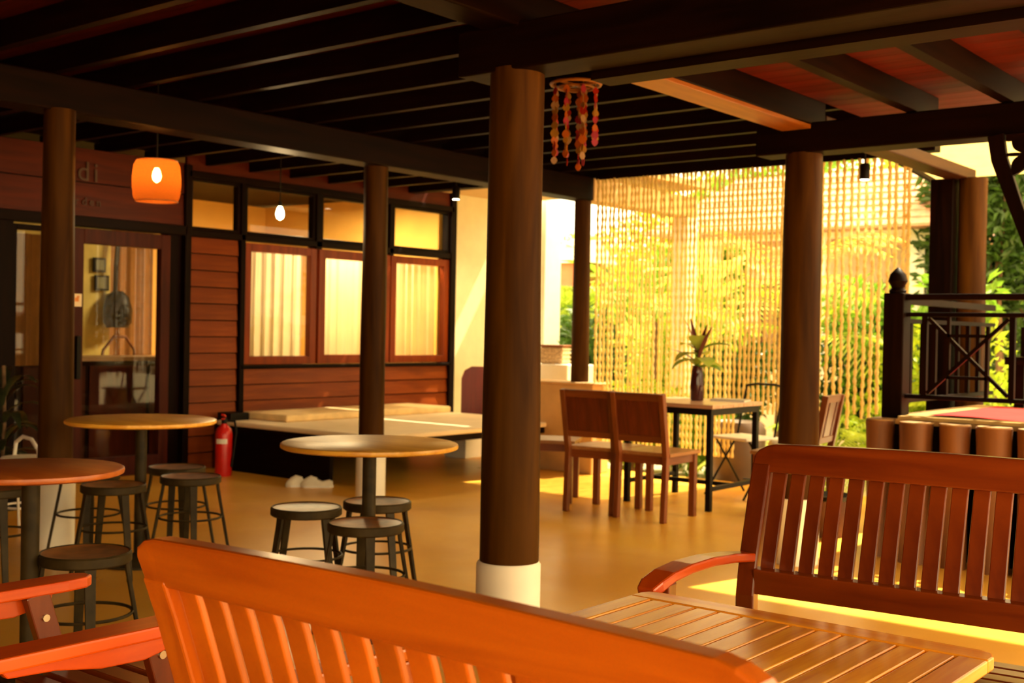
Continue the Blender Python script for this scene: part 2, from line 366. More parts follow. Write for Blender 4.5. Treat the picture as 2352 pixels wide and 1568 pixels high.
pleats(7.68, 8.40, .93, 1.93, -8.62, CURT, label='cream pleated curtain in the middle window, partly behind the column', seed=2)
pleats(8.66, 9.36, .93, 1.93, -8.62, CURT, label='brightest cream pleated curtain in the window nearest the white wall', seed=3)
for i, (a, b) in enumerate(((6.13, 6.665), (6.715, 7.545), (7.615, 8.52), (8.58, 9.44))):
    window(4 + i, a, b, 2.055, 2.50, .03, DW['z'], 'transom pane %s' % ('over the siding panel', 'over the first sash', 'over the middle sash', 'nearest the white wall')[i])
window(8, 4.55, 4.98, .1, 1.98, .04, DW['z'], 'narrow fixed pane left of the door')
# door
d = bpy.data.objects.new('door_1', None); COL.objects.link(d); tag(d, 'brown timber sliding door with a large glass pane', kind='structure')
MB().span((-8.57, 5.03, 0), (-8.50, 5.15, 1.99)).span((-8.57, 5.86, 0), (-8.50, 5.95, 1.99)).span((-8.57, 5.15, 1.87), (-8.50, 5.86, 1.99)).span((-8.57, 5.15, 0), (-8.50, 5.86, .16)).build('door_frame', DOORW, d, bevel=.005)
MB().span((-8.54, 5.15, .16), (-8.534, 5.86, 1.87)).build('pane', GL, d)
MB().span((-8.50, 5.075, .80), (-8.455, 5.11, 1.14)).build('door_handle', BLK, d, bevel=.006)
sg = empty('door_sign', (-8.498, 5.09, 1.42), 0, 'small pale square notice with an orange mark on the door stile', 'sign')
MB().span((0, -.042, -.05), (.004, .042, .05)).build('plate', CREAM, sg)
MB().span((.004, -.018, -.012), (.006, .016, .02)).span((.004, -.002, .018), (.006, .02, .034)).build('mark', plain('orange_mark', (.75, .25, .04), .6), sg)

# lettering above the door (faint pale letters)
LET = plain('faded_letters', (.06, .024, .008), .6)
def text(s, y, z, size, label, adv):
    o = empty('wall_lettering', (-8.485, y, z), 0, label, 'lettering')
    for k, c in enumerate(s):
        if c == ' ': continue
        cu = bpy.data.curves.new('letter', 'FONT'); cu.body = c; cu.size = size; cu.extrude = .003; cu.materials.append(LET)
        tmp = bpy.data.objects.new('letter', cu); me = bpy.data.meshes.new_from_object(tmp); bpy.data.objects.remove(tmp)
        l = bpy.data.objects.new('letter', me); COL.objects.link(l); l.parent = o; l.rotation_euler = (R(90), 0, R(90)); l.location.y = adv * k
    return o
text('i d i', 4.93, 2.36, .22, 'large faint pale letters on the dark boards above the door', .07)
text('garden', 4.93, 2.17, .085, 'row of small faint letters just above the door head', .062)

# interior room -------------------------------------------------------
def S_(name, a, b, m, label): return tag(MB().span(a, b).build(name, m), label, kind='structure')
S_('wall_interior', (-11.6, 2.0, 0), (-11.5, 9.5, 2.69), YWALL, 'yellow plaster wall inside the room')
S_('wall_interior_end', (-11.5, 9.4, 0), (-8.62, 9.5, 2.69), YWALL, 'end wall inside the room')
S_('wall_interior_side', (-11.5, 2.0, 0), (-8.62, 2.1, 2.69), YWALL, 'side wall inside the room')
S_('ceiling_interior', (-11.6, 2.0, 2.69), (-8.62, 9.5, 2.74), DW['y'], 'dark ceiling inside the room')
ld = bpy.data.lights.new('room_fill', 'AREA'); ld.energy = 48; ld.size = .5; ld.color = (1, .76, .42)  # added fill lamp brightening the room and curtains, no such source seen
lo = bpy.data.objects.new('room_fill', ld); COL.objects.link(lo); lo.location = (-9.15, 8.2, 2.6)
rl = empty('added_room_glow', (-9.15, 8.2, 2.62), 0, 'added glowing disc kept out of view inside the room', 'light')  # invented fixture for the fill lamp, hidden above the transoms
MB().lathe([(.22, .07), (.22, .02), (.18, 0)]).build('glow_disc', plain('added_glow', (1, .75, .4), .5, emit=1.5), rl, smooth=True)
cb = tag(MB().span((-9.5, 4.9, 0), (-9.05, 7.9, .92)).build('cabinet', DW['y'], bevel=.01), 'long dark low cabinet seen through the door glass', 'cabinet')
MB().span((-9.53, 4.88, .92), (-9.02, 7.92, .955)).build('worktop', plain('worn_counter', (.34, .2, .1), .3), cb)
for k in range(5):
    MB().span((-9.045, 4.95 + k * .59, .06), (-9.03, 5.50 + k * .59, .88)).build('cabinet_door', DOORW, cb, bevel=.004)
pleats(6.64, 7.4, .01, 2.685, -10.9, BCURT, label='brown curtain hanging inside behind the door glass', seed=5, per=.14)
pleats(4.58, 4.95, .9, 1.93, -8.75, BCURT, label='brown curtain behind the narrow pane left of the door', seed=6, per=.09)
for (y0, z0, y1, z1, l) in ((6.42, 1.74, 6.55, 1.88, 'upper small dark picture frame on the inside partition'), (6.44, 1.56, 6.59, 1.71, 'lower small dark picture frame on the inside partition')):
    fo = empty('picture_frame', (-10.44, y0, z0), 0, l, 'picture')
    MB().span((0, 0, 0), (.02, y1 - y0, z1 - z0)).build('frame', BLK, fo)
    MB().span((.02, .02, .02), (.024, y1 - y0 - .02, z1 - z0 - .02)).build('print', plain('dark_print', (.12, .12, .05), .6), fo)
S_('wall_partition', (-10.52, 5.3, 0), (-10.45, 6.62, 2.69), plain('olive_plaster', (.55, .44, .12), .8), 'plaster partition inside the room')
bp = empty('backpack', (-10.38, 6.66, 1.2), 0, 'black backpack hanging on a long strap behind the door glass', 'bag')
MB().lathe([(.10, 0), (.135, .05), (.14, .18), (.11, .30), (.05, .36)], seg=20).build('body', BLK, bp, smooth=True)
MB().lathe([(.06, .04), (.075, .08), (.07, .18), (.04, .22)], c=(.10, 0, 0), seg=14).build('front_pocket', BLK, bp, smooth=True)
MB().sweep([(0, -.03, .33), (.01, -.03, .6), (0, 0, .92)], .04, .02, (0, 1, 0)).build('strap', BLK, bp)
hk = tag(MB().span((-10.45, 6.60, 2.08), (-10.34, 6.70, 2.13)).build('coat_hook', BLK), 'dark hook holding the backpack strap', 'hook')
# bentwood chair seen through the glass
bc = empty('bentwood_chair', (-9.85, 6.2, 0), R(90), 'dark round-backed chair behind the cabinet inside', 'chair')
MB().lathe([(.20, .43), (.21, .45), (.20, .465)]).build('seat', CHW['x'], bc, smooth=True)
for sx_ in (-1, 1):
    for sy_ in (-1, 1): MB().tube([(.15 * sx_, .15 * sy_, .43), (.19 * sx_, .19 * sy_, 0)], .014).build('leg', CHW['z'], bc, smooth=True)
MB().tube([(-.17, -.15, .45), (-.19, -.2, .8), (-.16, -.22, 1.0), (-.06, -.23, 1.12), (.06, -.23, 1.12), (.16, -.22, 1.0), (.19, -.2, .8), (.17, -.15, .45)], .014).build('backrest', CHW['z'], bc, smooth=True)

# ================================================================ FOREGROUND TEAK FURNITURE
def prof(z):  # reclined curved back profile y(z), local, facing +y
    pts = [(0, .02), (.35, 0), (.5, .0), (.58, -.018), (.70, -.055), (.82, -.095), (.92, -.135)]
    for (z0, y0), (z1, y1) in zip(pts, pts[1:]):
        if z <= z1: return y0 + (y1 - y0) * (z - z0) / (z1 - z0)
    return pts[-1][1]
def path(x, z0, z1, n=8, dy=0):
    return [(x, prof(z0 + (z1 - z0) * i / n) + dy, z0 + (z1 - z0) * i / n) for i in range(n + 1)]
def make_bench(L, nsl, mx, my, mz, label):
    o = empty('garden_bench', (0, 0, 0), 0, label, 'bench')
    # top rail: rounded crown
    poly = []
    top = lambda x: .922 + .010 * math.sin(math.pi * x / L)
    poly += [(0, .842), (0, .885), (.012, .905), (.035, top(0) - .004)] + [(.06 + (L - .12) * i / 14, top(.06 + (L - .12) * i / 14)) for i in range(15)] + [(L - .035, top(0) - .004), (L - .012, .905), (L, .885), (L, .842)]
    poly = poly[::-1]
    n_ = len(poly)
    mb = MB(); vs = []
    for t in (-.019, .019):
        for (x, z) in poly: vs.append((x, prof(z) + t - .0, z))
    # split the face into strips between lower edge and upper edge for planarity
    up_ = [(x, z) for x, z in poly if z > .85][::-1]
    vs = []; fs = []
    for (x, z) in up_:
        for zz in (.842, z):
            for t in (-.020, .020): vs.append((x, prof(zz) + t, zz))
    m_ = len(up_)
    for i in range(m_ - 1):
        a, b = 4 * i, 4 * (i + 1)
        fs += [(a, a + 2, b + 2, b), (a + 1, b + 1, b + 3, a + 3), (a + 2, a + 3, b + 3, b + 2), (a, b, b + 1, a + 1)]
    fs += [(0, 1, 3, 2), (4 * (m_ - 1), 4 * (m_ - 1) + 2, 4 * (m_ - 1) + 3, 4 * (m_ - 1) + 1)]
    MB().add(vs, fs).build('top_rail', mx, o, bevel=.006)
    MB().sweep([(.05, prof(.535), .535), (L - .05, prof(.535), .535)], .038, .075, (0, 1, -.12)).build('lower_rail', mx, o, bevel=.004)
    for x in (.028, L - .028):
        sp = -1 if x < .1 else 1
        MB().sweep(path(x, 0, .86, 14), .056, .042, (1, 0, 0)).build('rear_leg', mz, o, bevel=.005)
        MB().span((x + sp * .04 - .024, .44, 0), (x + sp * .04 + .024, .49, .60)).build('front_leg', mz, o, bevel=.005)
        MB().sweep([(x, .0, .602), (x + sp * .01, .12, .617), (x + sp * .022, .25, .626), (x + sp * .034, .37, .625), (x + sp * .043, .46, .616), (x + sp * .048, .52, .600), (x + sp * .05, .555, .586)], [.055, .06, .066, .07, .07, .066, .05], [.026] * 5 + [.03, .026], (1, 0, 0)).build('armrest', my, o, bevel=.006)
        MB().span((x + sp * .02 - .018, .0, .33), (x + sp * .02 + .018, .46, .39)).build('side_rail', my, o, bevel=.003)
    MB().span((.03, .455, .33), (L - .03, .485, .40)).build('front_rail', mx, o, bevel=.004)
    MB().span((.03, -.01, .33), (L - .03, .02, .40)).build('rear_rail', mx, o, bevel=.004)
    p = (L - .112) / nsl
    src = MB().sweep(path(0, .55, .86, 8), .044, .013, (1, 0, 0)).build('slat', mz, o, bevel=.003)
    src.location.x = .056 + p * .5
    for i in range(1, nsl):
        c = src.copy(); COL.objects.link(c); c.location.x = .056 + p * (i + .5)
    src = MB().span((.01, -.026, .40), (L - .01, .026, .418)).build('seat_slat', mx, o, bevel=.003); src.location.y = .05
    for i in range(1, 8):
        c = src.copy(); COL.objects.link(c); c.location.y = .05 + i * .0625
    return o
b1 = make_bench(1.08, 16, TEAKX, TEAKY, TEAKZ, 'nearest orange teak slatted bench with its back to the viewer')
b1.location = (-1.605, 1.21, 0)
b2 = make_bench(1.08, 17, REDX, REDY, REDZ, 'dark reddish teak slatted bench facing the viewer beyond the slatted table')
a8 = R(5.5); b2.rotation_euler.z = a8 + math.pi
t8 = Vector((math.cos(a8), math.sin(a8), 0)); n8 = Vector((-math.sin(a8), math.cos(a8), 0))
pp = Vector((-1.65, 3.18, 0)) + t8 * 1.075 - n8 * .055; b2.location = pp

# coffee table
TBX = wood('table_teak_x', (.66, .19, .006), (.88, .34, .020), 'x', .25, .3, .12)
TBY = wood('table_teak_y', (.60, .17, .006), (.92, .40, .026), 'y', .25, .3, .12)
ct = empty('slatted_table', (-1.60, 1.86, 0), 0, 'orange teak slatted low table between the two benches', 'table')
W_, D_, T_ = .86, .69, .60
def rrect(x0, y0, x1, y1, r, n=5):
    out = []
    for cx, cy, a in ((x1 - r, y1 - r, 0), (x0 + r, y1 - r, 90), (x0 + r, y0 + r, 180), (x1 - r, y0 + r, 270)):
        out += [(cx + r * math.cos(R(a + 90 * i / n)), cy + r * math.sin(R(a + 90 * i / n))) for i in range(n + 1)]
    return out
fz = lambda u, v, t: (u, v, t)
# border boards
for (x0, y0, x1, y1) in ((0, D_ - .075, W_, D_), (0, 0, W_, .075)):
    far = y1 == D_
    pl = [(x0, y0), (x1, y0)] + ([(x1, y1 - .04), (x1 - .012, y1 - .012), (x1 - .04, y1), (x0 + .04, y1), (x0 + .012, y1 - .012), (x0, y1 - .04)] if far else [(x1, y1), (x0, y1)])
    MB().prism(pl, fz, T_ - .028, T_).build('border_board', TBX, ct, bevel=.004)
for x0 in (0, W_ - .06):
    MB().span((x0, .078, T_ - .028), (x0 + .06, D_ - .078, T_)).build('border_board', TBY, ct, bevel=.004)
ns = 12; p = (W_ - .126) / ns
src = MB().span((.003, .078, T_ - .024), (p - .003, D_ - .078, T_ - .002)).build('slat', TBY, ct, bevel=.003); src.location.x = .063
for i in range(1, ns):
    c = src.copy(); COL.objects.link(c); c.location.x = .063 + p * i
MB().span((.05, .05, T_ - .10), (W_ - .05, .075, T_ - .03)).build('apron', TBX, ct)
MB().span((.05, D_ - .075, T_ - .10), (W_ - .05, D_ - .05, T_ - .03)).build('apron', TBX, ct)
MB().span((.05, .075, T_ - .10), (.075, D_ - .075, T_ - .03)).build('apron', TBY, ct)
MB().span((W_ - .075, .075, T_ - .10), (W_ - .05, D_ - .075, T_ - .03)).build('apron', TBY, ct)
for x in (.07, W_ - .07):
    for y in (.07, D_ - .07): MB().span((x - .025, y - .025, 0), (x + .025, y + .025, T_ - .03)).build('leg', TEAKZ, ct, bevel=.004)
MB().span((.07, D_ / 2 - .03, .2), (W_ - .07, D_ / 2 + .03, .225)).build('stretcher', TBX, ct)

# folding armchair at left
ac = empty('folding_armchair', (-2.68, 1.05, 0), 0, 'glossy red-orange teak folding armchair at the left, broad flat arms', 'chair')
for x in (0, .53):
    pl = [(x - .045, 0.06), (x + .045, 0.06), (x + .045, .52), (x + .035, .575), (x + .015, .60), (x - .015, .60), (x - .035, .575), (x - .045, .52)]
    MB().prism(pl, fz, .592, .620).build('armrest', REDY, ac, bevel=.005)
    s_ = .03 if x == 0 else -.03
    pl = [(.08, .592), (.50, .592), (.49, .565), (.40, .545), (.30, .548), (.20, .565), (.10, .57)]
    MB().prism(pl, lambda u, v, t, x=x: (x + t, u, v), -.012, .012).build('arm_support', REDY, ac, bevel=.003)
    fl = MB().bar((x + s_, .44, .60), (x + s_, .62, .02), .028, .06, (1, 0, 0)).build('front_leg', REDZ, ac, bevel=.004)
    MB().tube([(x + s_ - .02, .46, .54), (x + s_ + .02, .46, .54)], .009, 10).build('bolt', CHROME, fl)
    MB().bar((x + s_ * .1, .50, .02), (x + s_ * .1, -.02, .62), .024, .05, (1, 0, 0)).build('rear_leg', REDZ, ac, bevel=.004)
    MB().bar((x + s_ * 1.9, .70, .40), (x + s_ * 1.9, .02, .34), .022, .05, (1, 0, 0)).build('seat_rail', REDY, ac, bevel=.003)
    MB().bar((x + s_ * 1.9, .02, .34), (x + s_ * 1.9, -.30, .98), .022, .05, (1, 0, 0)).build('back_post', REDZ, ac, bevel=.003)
src = MB().span((.05, -.028, -.008), (.48, .028, .008)).build('seat_slat', REDX, ac, bevel=.003); src.location = (0, .07, .375)
for i in range(1, 10):
    c = src.copy(); COL.objects.link(c); c.location = (0, .07 + .068 * i, .375 + .006 * i)
for i in range(8):
    k = i / 7; MB().box((.265, .0 - .26 * k - .012, .42 + .50 * k), (.42, .012, .05), rx=R(26)).build('back_slat', REDX, ac, bevel=.003)

# ================================================================ ROUND TABLES AND STOOLS
def make_round(r, top, label):
    o = empty('round_table', (0, 0, 0), 0, label, 'table')
    MB().lathe([(r - .012, .725), (r - .002, .730), (r, .738), (r - .002, .746), (r - .010, .75)], seg=56).build('tabletop', top, o, smooth=True)
    MB().lathe([(r * .36, .712), (r * .36, .725)], seg=24).build('mounting_plate', BLK, o)
    MB().lathe([(.030, .03), (.030, .712)], seg=16).build('pedestal', STOOLM, o, smooth=True)
    MB().lathe([(.21, 0), (.21, .012), (.06, .03), (.035, .05)], seg=36).build('base', STOOLM, o, smooth=True)
    return o
t1 = make_round(.382, TOPW, 'farthest round pedestal table with mustard top by the glass door'); t1.location = (-5.375, 3.60, 0)
t2 = make_round(.385, TOPW, 'round pedestal table with pale ochre top beside the thick near column'); t2.location = (-3.70, 3.62, 0)
t3 = make_round(.305, TOPR, 'smaller round table with reddish-brown top at the left edge'); t3.location = (-3.808, 2.121, 0)
def make_stool():
    o = empty('metal_stool', (0, 0, 0), 0, '', 'stool', 'low round metal stools')
    MB().lathe([(.150, .412), (.157, .418), (.157, .446), (.151, .452), (.146, .450), (.146, .434)], seg=36).build('seat_rim', STOOLM, o, smooth=True)
    MB().lathe([(.0, .440), (.09, .443), (.140, .447), (.1455, .449), (.145, .438), (0, .432)], seg=36).build('seat', STOOLT, o, smooth=True)
    for k in range(4):
        A = R(45 + 90 * k); c, s = math.cos(A), math.sin(A)
        MB().sweep([(.135 * c, .135 * s, .44), (.142 * c, .142 * s, .38), (.21 * c, .21 * s, 0)], [.042, .038, .027], [.014, .014, .014], (-s, c, 0)).build('leg', STOOLM, o, bevel=.003)
    MB().ring((0, 0, .235), .160, .006, 32, 6).build('foot_ring', STOOLM, o, smooth=True)
    return o
stool = make_stool(); TREE[stool.name] = kids(stool)
SP = [(-3.735, 2.285, 20, 'metal stool in front of the red-topped round table, nearest of all the stools'),
      (-5.685, 3.494, 10, 'metal stool half hidden behind the red-topped table, farther left of the two side by side'),
      (-5.20, 3.33, 35, 'metal stool with mottled seat just right of the red-topped table edge'),
      (-5.61, 3.99, 0, 'metal stool tucked behind the pedestal of the farthest round table'),
      (-5.22, 3.80, 15, 'metal stool on the right of the farthest round table, nearest the fire extinguisher'),
      (-5.47, 2.87, 30, 'metal stool at the left edge beyond the red-topped table'),
      (-3.50, 3.41, 8, 'metal stool with coppery seat directly in front of the pale ochre table post'),
      (-3.99, 3.52, 40, 'metal stool standing left of the pale ochre round table'),
      (-3.90, 3.87, 25, 'metal stool behind the pedestal of the pale ochre round table')]
for i, (x, y, a, l) in enumerate(SP):
    place(stool, (x, y, 0), R(a), l, i == 0)

# ================================================================ SQUARE TABLE AND WOODEN CHAIRS
sq = empty('square_table', (-4.47, 7.70, 0), 0, 'square table with pale pinkish wood top on black steel legs', 'table')
SQT = wood('pale_pink_top', (.55, .30, .17), (.70, .42, .26), 'x', .3, .1)
for i in range(5): MB().span((-.38, -.38 + .152 * i + .001, .722), (.38, -.38 + .152 * (i + 1) - .001, .75)).build('top_board', SQT, sq, bevel=.003)
for a, b in (((-.36, -.36), (.36, -.325)), ((-.36, .325), (.36, .36)), ((-.36, -.325), (-.325, .325)), ((.325, -.325), (.36, .325))):
    MB().span((*a, .675), (*b, .72)).build('apron', BLK, sq)
for x in (-.342, .342):
    for y in (-.342, .342): MB().span((x - .019, y - .019, 0), (x + .019, y + .019, .675)).build('leg', BLK, sq)
    MB().span((x - .015, -.342, .14), (x + .015, .342, .17)).build('stretcher', BLK, sq)
MB().span((-.342, -.015, .14), (.342, .015, .17)).build('stretcher', BLK, sq)
SEATW = wood('pale_chair_seat', (.30, .12, .035), (.44, .20, .065), 'y', .35)
def make_chair():
    o = empty('dining_chair', (0, 0, 0), 0, '', 'chair', 'brown wooden chairs around the square table')
    w2 = .195
    MB().span((-.205, -.19, .43), (.205, .23, .455)).build('seat', SEATW, o, bevel=.004)
    MB().span((-.17, .185, .375), (.17, .21, .43)).build('apron', CHW['x'], o)
    MB().span((-.17, -.19, .375), (.17, -.165, .43)).build('apron', CHW['x'], o)
    for s in (-1, 1):
        MB().span((s * .17 - .022, .17, 0), (s * .17 + .022, .214, .43)).build('leg', CHW['z'], o, bevel=.003)
        MB().sweep([(s * .18, -.225, 0), (s * .18, -.205, .43), (s * .183, -.22, .5), (s * .186, -.285, .85)], .036, .042, (1, 0, 0)).build('leg', CHW['z'], o, bevel=.003)
        MB().span((s * .17 - .012, -.18, .375), (s * .17 + .012, .19, .43)).build('apron', CHW['y'], o)
    y = lambda z: -.22 - .065 * (z - .5) / .35
    MB().sweep([(-.168, y(.825), .825), (.168, y(.825), .825)], .022, .05, (0, 1, .19)).build('top_rail', CHW['x'], o, bevel=.003)
    MB().sweep([(-.168, y(.545), .545), (.168, y(.545), .545)], .022, .045, (0, 1, .19)).build('lower_rail', CHW['x'], o, bevel=.003)
    br = MB().sweep([(0, y(.565), .565), (0, y(.805), .805)], .335, .012, (1, 0, 0)).build('back_panel', CHP, o)
    for k in (-.084, .084): MB().sweep([(k, y(.565) - .003, .567), (k, y(.805) - .003, .803)], .012, .016, (1, 0, 0)).build('batten', CHP, br)
    return o
ch = make_chair(); TREE[ch.name] = kids(ch)
for k in kids(ch): TREE.setdefault(k.name, kids(k))
for i, (x, y, a, l) in enumerate(((-4.27, 6.90, 2, 'brown wooden chair with panelled back, right one of the pair backing onto the hall'),
                                  (-4.70, 6.90, 6, 'brown wooden chair with panelled back, left one of the pair backing onto the hall'),
                                  (-3.62, 7.60, 98, 'brown wooden chair whose back shows behind the leaning column beside the deck'),
                                  (-5.30, 7.02, -62, 'brown wooden chair half hidden behind the thick near column'))):
    place(ch, (x, y, 0), R(a), l, i == 0)
# folding metal chair behind the table
fc = empty('folding_chair', (-4.35, 8.30, 0), R(165), 'light folding chair with thin metal legs and pale seat behind the square table', 'chair')
MB().span((-.20, -.18, .44), (.20, .20, .462)).build('seat', WHITE, fc, bevel=.006)
for s in (-1, 1):
    MB().tube([(s * .19, -.22, .85), (s * .19, -.12, .45), (s * .2, .22, 0)], .009, 8).build('leg', BLK, fc, smooth=True)
    MB().tube([(s * .17, .14, .44), (s * .18, -.20, 0)], .009, 8).build('leg', BLK, fc, smooth=True)
MB().tube([(-.18, -.19, .10), (.18, -.19, .10)], .007, 8).build('stretcher', BLK, fc)
MB().tube([(-.185, -.22, .845), (-.1, -.235, .86), (.1, -.235, .86), (.185, -.22, .845)], .010, 8).build('backrest', BLK, fc, smooth=True)
# pale low round stool right of it
ps = empty('garden_stool', (-4.02, 8.42, 0), 0, 'pale low drum stool behind the square table', 'stool')
MB().lathe([(.16, 0), (.19, .2), (.17, .42), (.15, .45)], seg=28).build('body', plain('pale_ceramic', (.75, .72, .55), .4), ps, smooth=True)
# vase
vs_ = empty('glass_vase', (-4.47, 7.76, .75), 0, 'tall dark glass vase on the square table', 'vase')
MB().lathe([(.044, 0), (.050, .01), (.052, .12), (.046, .20), (.038, .25), (.042, .26), (.035, .25), (.041, .12), (.036, .015)], seg=24).build('body', plain('dark_brown_glass', (.06, .012, .012), .08), vs_, smooth=True)
lv = empty('leaf_bouquet', (-4.47, 7.76, .77), 0, 'bouquet of lime leaves and purple-brown spikes standing in the dark vase', 'plant')
def biglea(name, base, az, el, L, Wd, m, parent, droop=.5):
    b = MB(); n = 6; pts = []; p = Vector(base); e = el
    d0 = Vector((math.cos(az), math.sin(az), 0)); sd_ = Vector((-math.sin(az), math.cos(az), 0))
    vs = []; fs = []
    for i in range(n + 1):
        k = i / n; w_ = Wd * math.sin(math.pi * min(1, k * .92 + .06)) / 2 + .002
        dirv = d0 * math.cos(e) + Vector((0, 0, 1)) * math.sin(e); nn = Vector((0, 0, 1)) * math.cos(e) - d0 * math.sin(e)
        vs += [p + sd_ * w_ + nn * w_ * .25, p, p - sd_ * w_ + nn * w_ * .25]
        p = p + dirv * L / n; e -= droop / n
    for i in range(n):
        a = 3 * i; fs += [(a, a + 1, a + 4, a + 3), (a + 1, a + 2, a + 5, a + 4)]
    return b.add(vs, fs).build(name, m, parent, smooth=True)
for i in range(11):
    az = i * 2.4; el = rnd.uniform(.0, 1.0); z0 = .22 + .015 * i
    MB().tube([(0, 0, .1), (.01 * math.cos(az), .01 * math.sin(az), z0)], .002, 5).build('stem', LEAFS[1], lv)
    biglea('leaf', (.01 * math.cos(az), .01 * math.sin(az), z0), az, el, rnd.uniform(.18, .26), .13, LEAFS[3] if i % 4 else LEAFS[1], lv, 1.0)
for az, el, L in ((R(140), 1.25, .38), (R(190), 1.4, .36), (R(330), 1.1, .34), (R(170), .5, .30), (R(90), 1.3, .32)):
    biglea('leaf', (0, 0, .26), az, el, L, .035, PLEAF, lv, .4)
# papers / tray on the table
mg = empty('magazine', (-4.28, 7.93, .75), R(12), 'grey magazine lying flat on the far corner of the square table', 'magazine')
MB().span((-.13, -.09, 0), (.13, .09, .012)).build('pages', WHITE, mg)
MB().span((-.132, -.092, .012), (.132, .092, .015)).build('cover', plain('grey_cover', (.35, .32, .24), .5), mg)

# ================================================================ DAYBED, EXTINGUISHER, CLOGS
db = empty('daybed', (-8.44, 6.38, 0), 0, 'wide low daybed platform with cream top against the timber wall', 'daybed')
MB().span((0, 0, .33), (2.0, 2.42, .385)).build('frame', DW['x'], db, bevel=.006)
MB().span((.05, -.015, .385), (2.02, 2.40, .425)).build('top_mat', CREAM, db, bevel=.012)
MB().span((.02, .28, .425), (.62, 2.38, .485)).build('side_mattress', plain('cream_mattress', (.86, .62, .30), .85), db, bevel=.015)
MB().span((.0, .02, 0), (1.45, .06, .33)).build('front_panel', DW['x'], db)
MB().span((.0, .06, 0), (.04, 2.36, .33)).build('side_panel', DW['y'], db)
for x, y in ((.05, .05), (1.9, .08), (1.9, 2.3), (.05, 2.3)): MB().span((x - .045, y - .045, 0), (x + .045, y + .045, .33)).build('leg', DW['z'], db, bevel=.004)
bs = empty('bolster', (-8.36, 6.44, .385), 0, 'small black box standing on the dark corner of the daybed frame', 'box')
MB().span((-.07, -.04, .002), (.12, .16, .105)).build('body', BLK, bs, bevel=.01)
wb = empty('white_crate', (-7.62, 8.72, 0), 0, 'white crate on the floor under the far corner of the daybed', 'crate')
MB().span((-.14, -.12, 0), (.14, .12, .26)).build('body', WHITE, wb, bevel=.01)
MB().span((-.15, -.13, .26), (.15, .13, .285)).build('lid', WHITE, wb, bevel=.006)
fe = empty('fire_extinguisher', (-7.98, 6.13, 0), 0, 'red fire extinguisher standing on the floor by the daybed corner', 'extinguisher')
MB().lathe([(.066, 0), (.07, .02), (.07, .34), (.06, .39), (.03, .42), (.018, .44)], seg=28).build('cylinder', RED, fe, smooth=True)
MB().lathe([(.022, .43), (.022, .47), (.012, .49)], seg=14).build('valve', BLK, fe, smooth=True)
MB().box((.02, -.02, .50), (.10, .02, .014), rz=R(-50), ry=R(-14)).box((.02, -.02, .475), (.09, .018, .012), rz=R(-50)).build('handle', RED, fe)
MB().tube([(.0, .02, .455), (.05, .07, .45), (.085, .06, .36), (.085, .03, .15), (.08, .02, .08)], .010, 8).build('hose', BLK, fe, smooth=True)
MB().add([(.0715 * math.cos(a), .0715 * math.sin(a), z) for a in [R(-95 + 10 * k) for k in range(9)] for z in (.27, .31)], [(2 * k, 2 * k + 2, 2 * k + 3, 2 * k + 1) for k in range(8)]).build('label_band', WHITE, fe)
def clog(x, y, rz, label):
    o = empty('clog', (x, y, 0), rz, label, 'shoe', 'pair of white clogs')
    b = MB(); sec = [(-.12, .030, .05), (-.09, .042, .065), (-.04, .044, .05), (.0, .046, .07), (.05, .050, .085), (.09, .045, .065), (.12, .03, .035), (.13, .012, .02)]
    vs = []; fs = []; n = 12
    for (yy, w_, h_) in sec:
        for k in range(n):
            A = math.pi * k / (n - 1); vs.append((w_ * math.cos(A), yy, .006 + h_ * math.sin(A) ** .8))
    for i in range(len(sec) - 1):
        for k in range(n - 1):
            if i < 3 and 3 <= k <= 7: continue
            fs.append((i * n + k, i * n + k + 1, (i + 1) * n + k + 1, (i + 1) * n + k))
    b.add(vs, fs).build('upper', plain('white_rubber', (.86, .78, .60), .5), o, smooth=True)
    MB().prism([(.046, -.10), (.052, .04), (.045, .10), (0, .13), (-.045, .10), (-.052, .04), (-.046, -.10), (0, -.125)], fz, 0, .016).build('sole', WHITE, o)
clog(-7.05, 6.17, R(152), 'white rubber clog on the floor, left one of the pair under the daybed')
clog(-6.93, 6.22, R(135), 'white rubber clog on the floor, right one of the pair under the daybed')
# maroon armchair
ma = empty('maroon_armchair', (-7.60, 9.02, 0), R(40), 'dark maroon wooden chair with rounded high back by the white wall', 'chair')
MB().prism([(-.24, 0), (.24, 0), (.24, .76), (.21, .84), (.14, .88), (-.14, .88), (-.21, .84), (-.24, .76)], lambda u, v, t: (u, t, v), .0, .035).build('backrest', wood('maroon_wood', (.09, .004, .003), (.15, .01, .006), 'z', .35), ma, bevel=.006)
MB().span((-.22, .035, .38), (.22, .42, .43)).build('seat', bpy.data.materials['maroon_wood'], ma)
for x in (-.2, .2): MB().span((x - .02, .38, 0), (x + .02, .42, .38)).build('leg', bpy.data.materials['maroon_wood'], ma)
# woven basket on the block
rc = empty('woven_basket', (-7.10, 9.50, .92), R(12), 'small pale woven basket standing on the white block', 'basket')
MB().span((-.125, -.10, 0), (.125, .10, .17)).build('body', WICKER, rc, bevel=.02)
for k in range(4): MB().span((-.130, -.105, .02 + .04 * k), (.130, .105, .032 + .04 * k)).build('woven_band', WICKER, rc, bevel=.004)
MB().span((-.132, -.107, .17), (.132, .107, .19)).build('rim', CHW['x'], rc, bevel=.006)

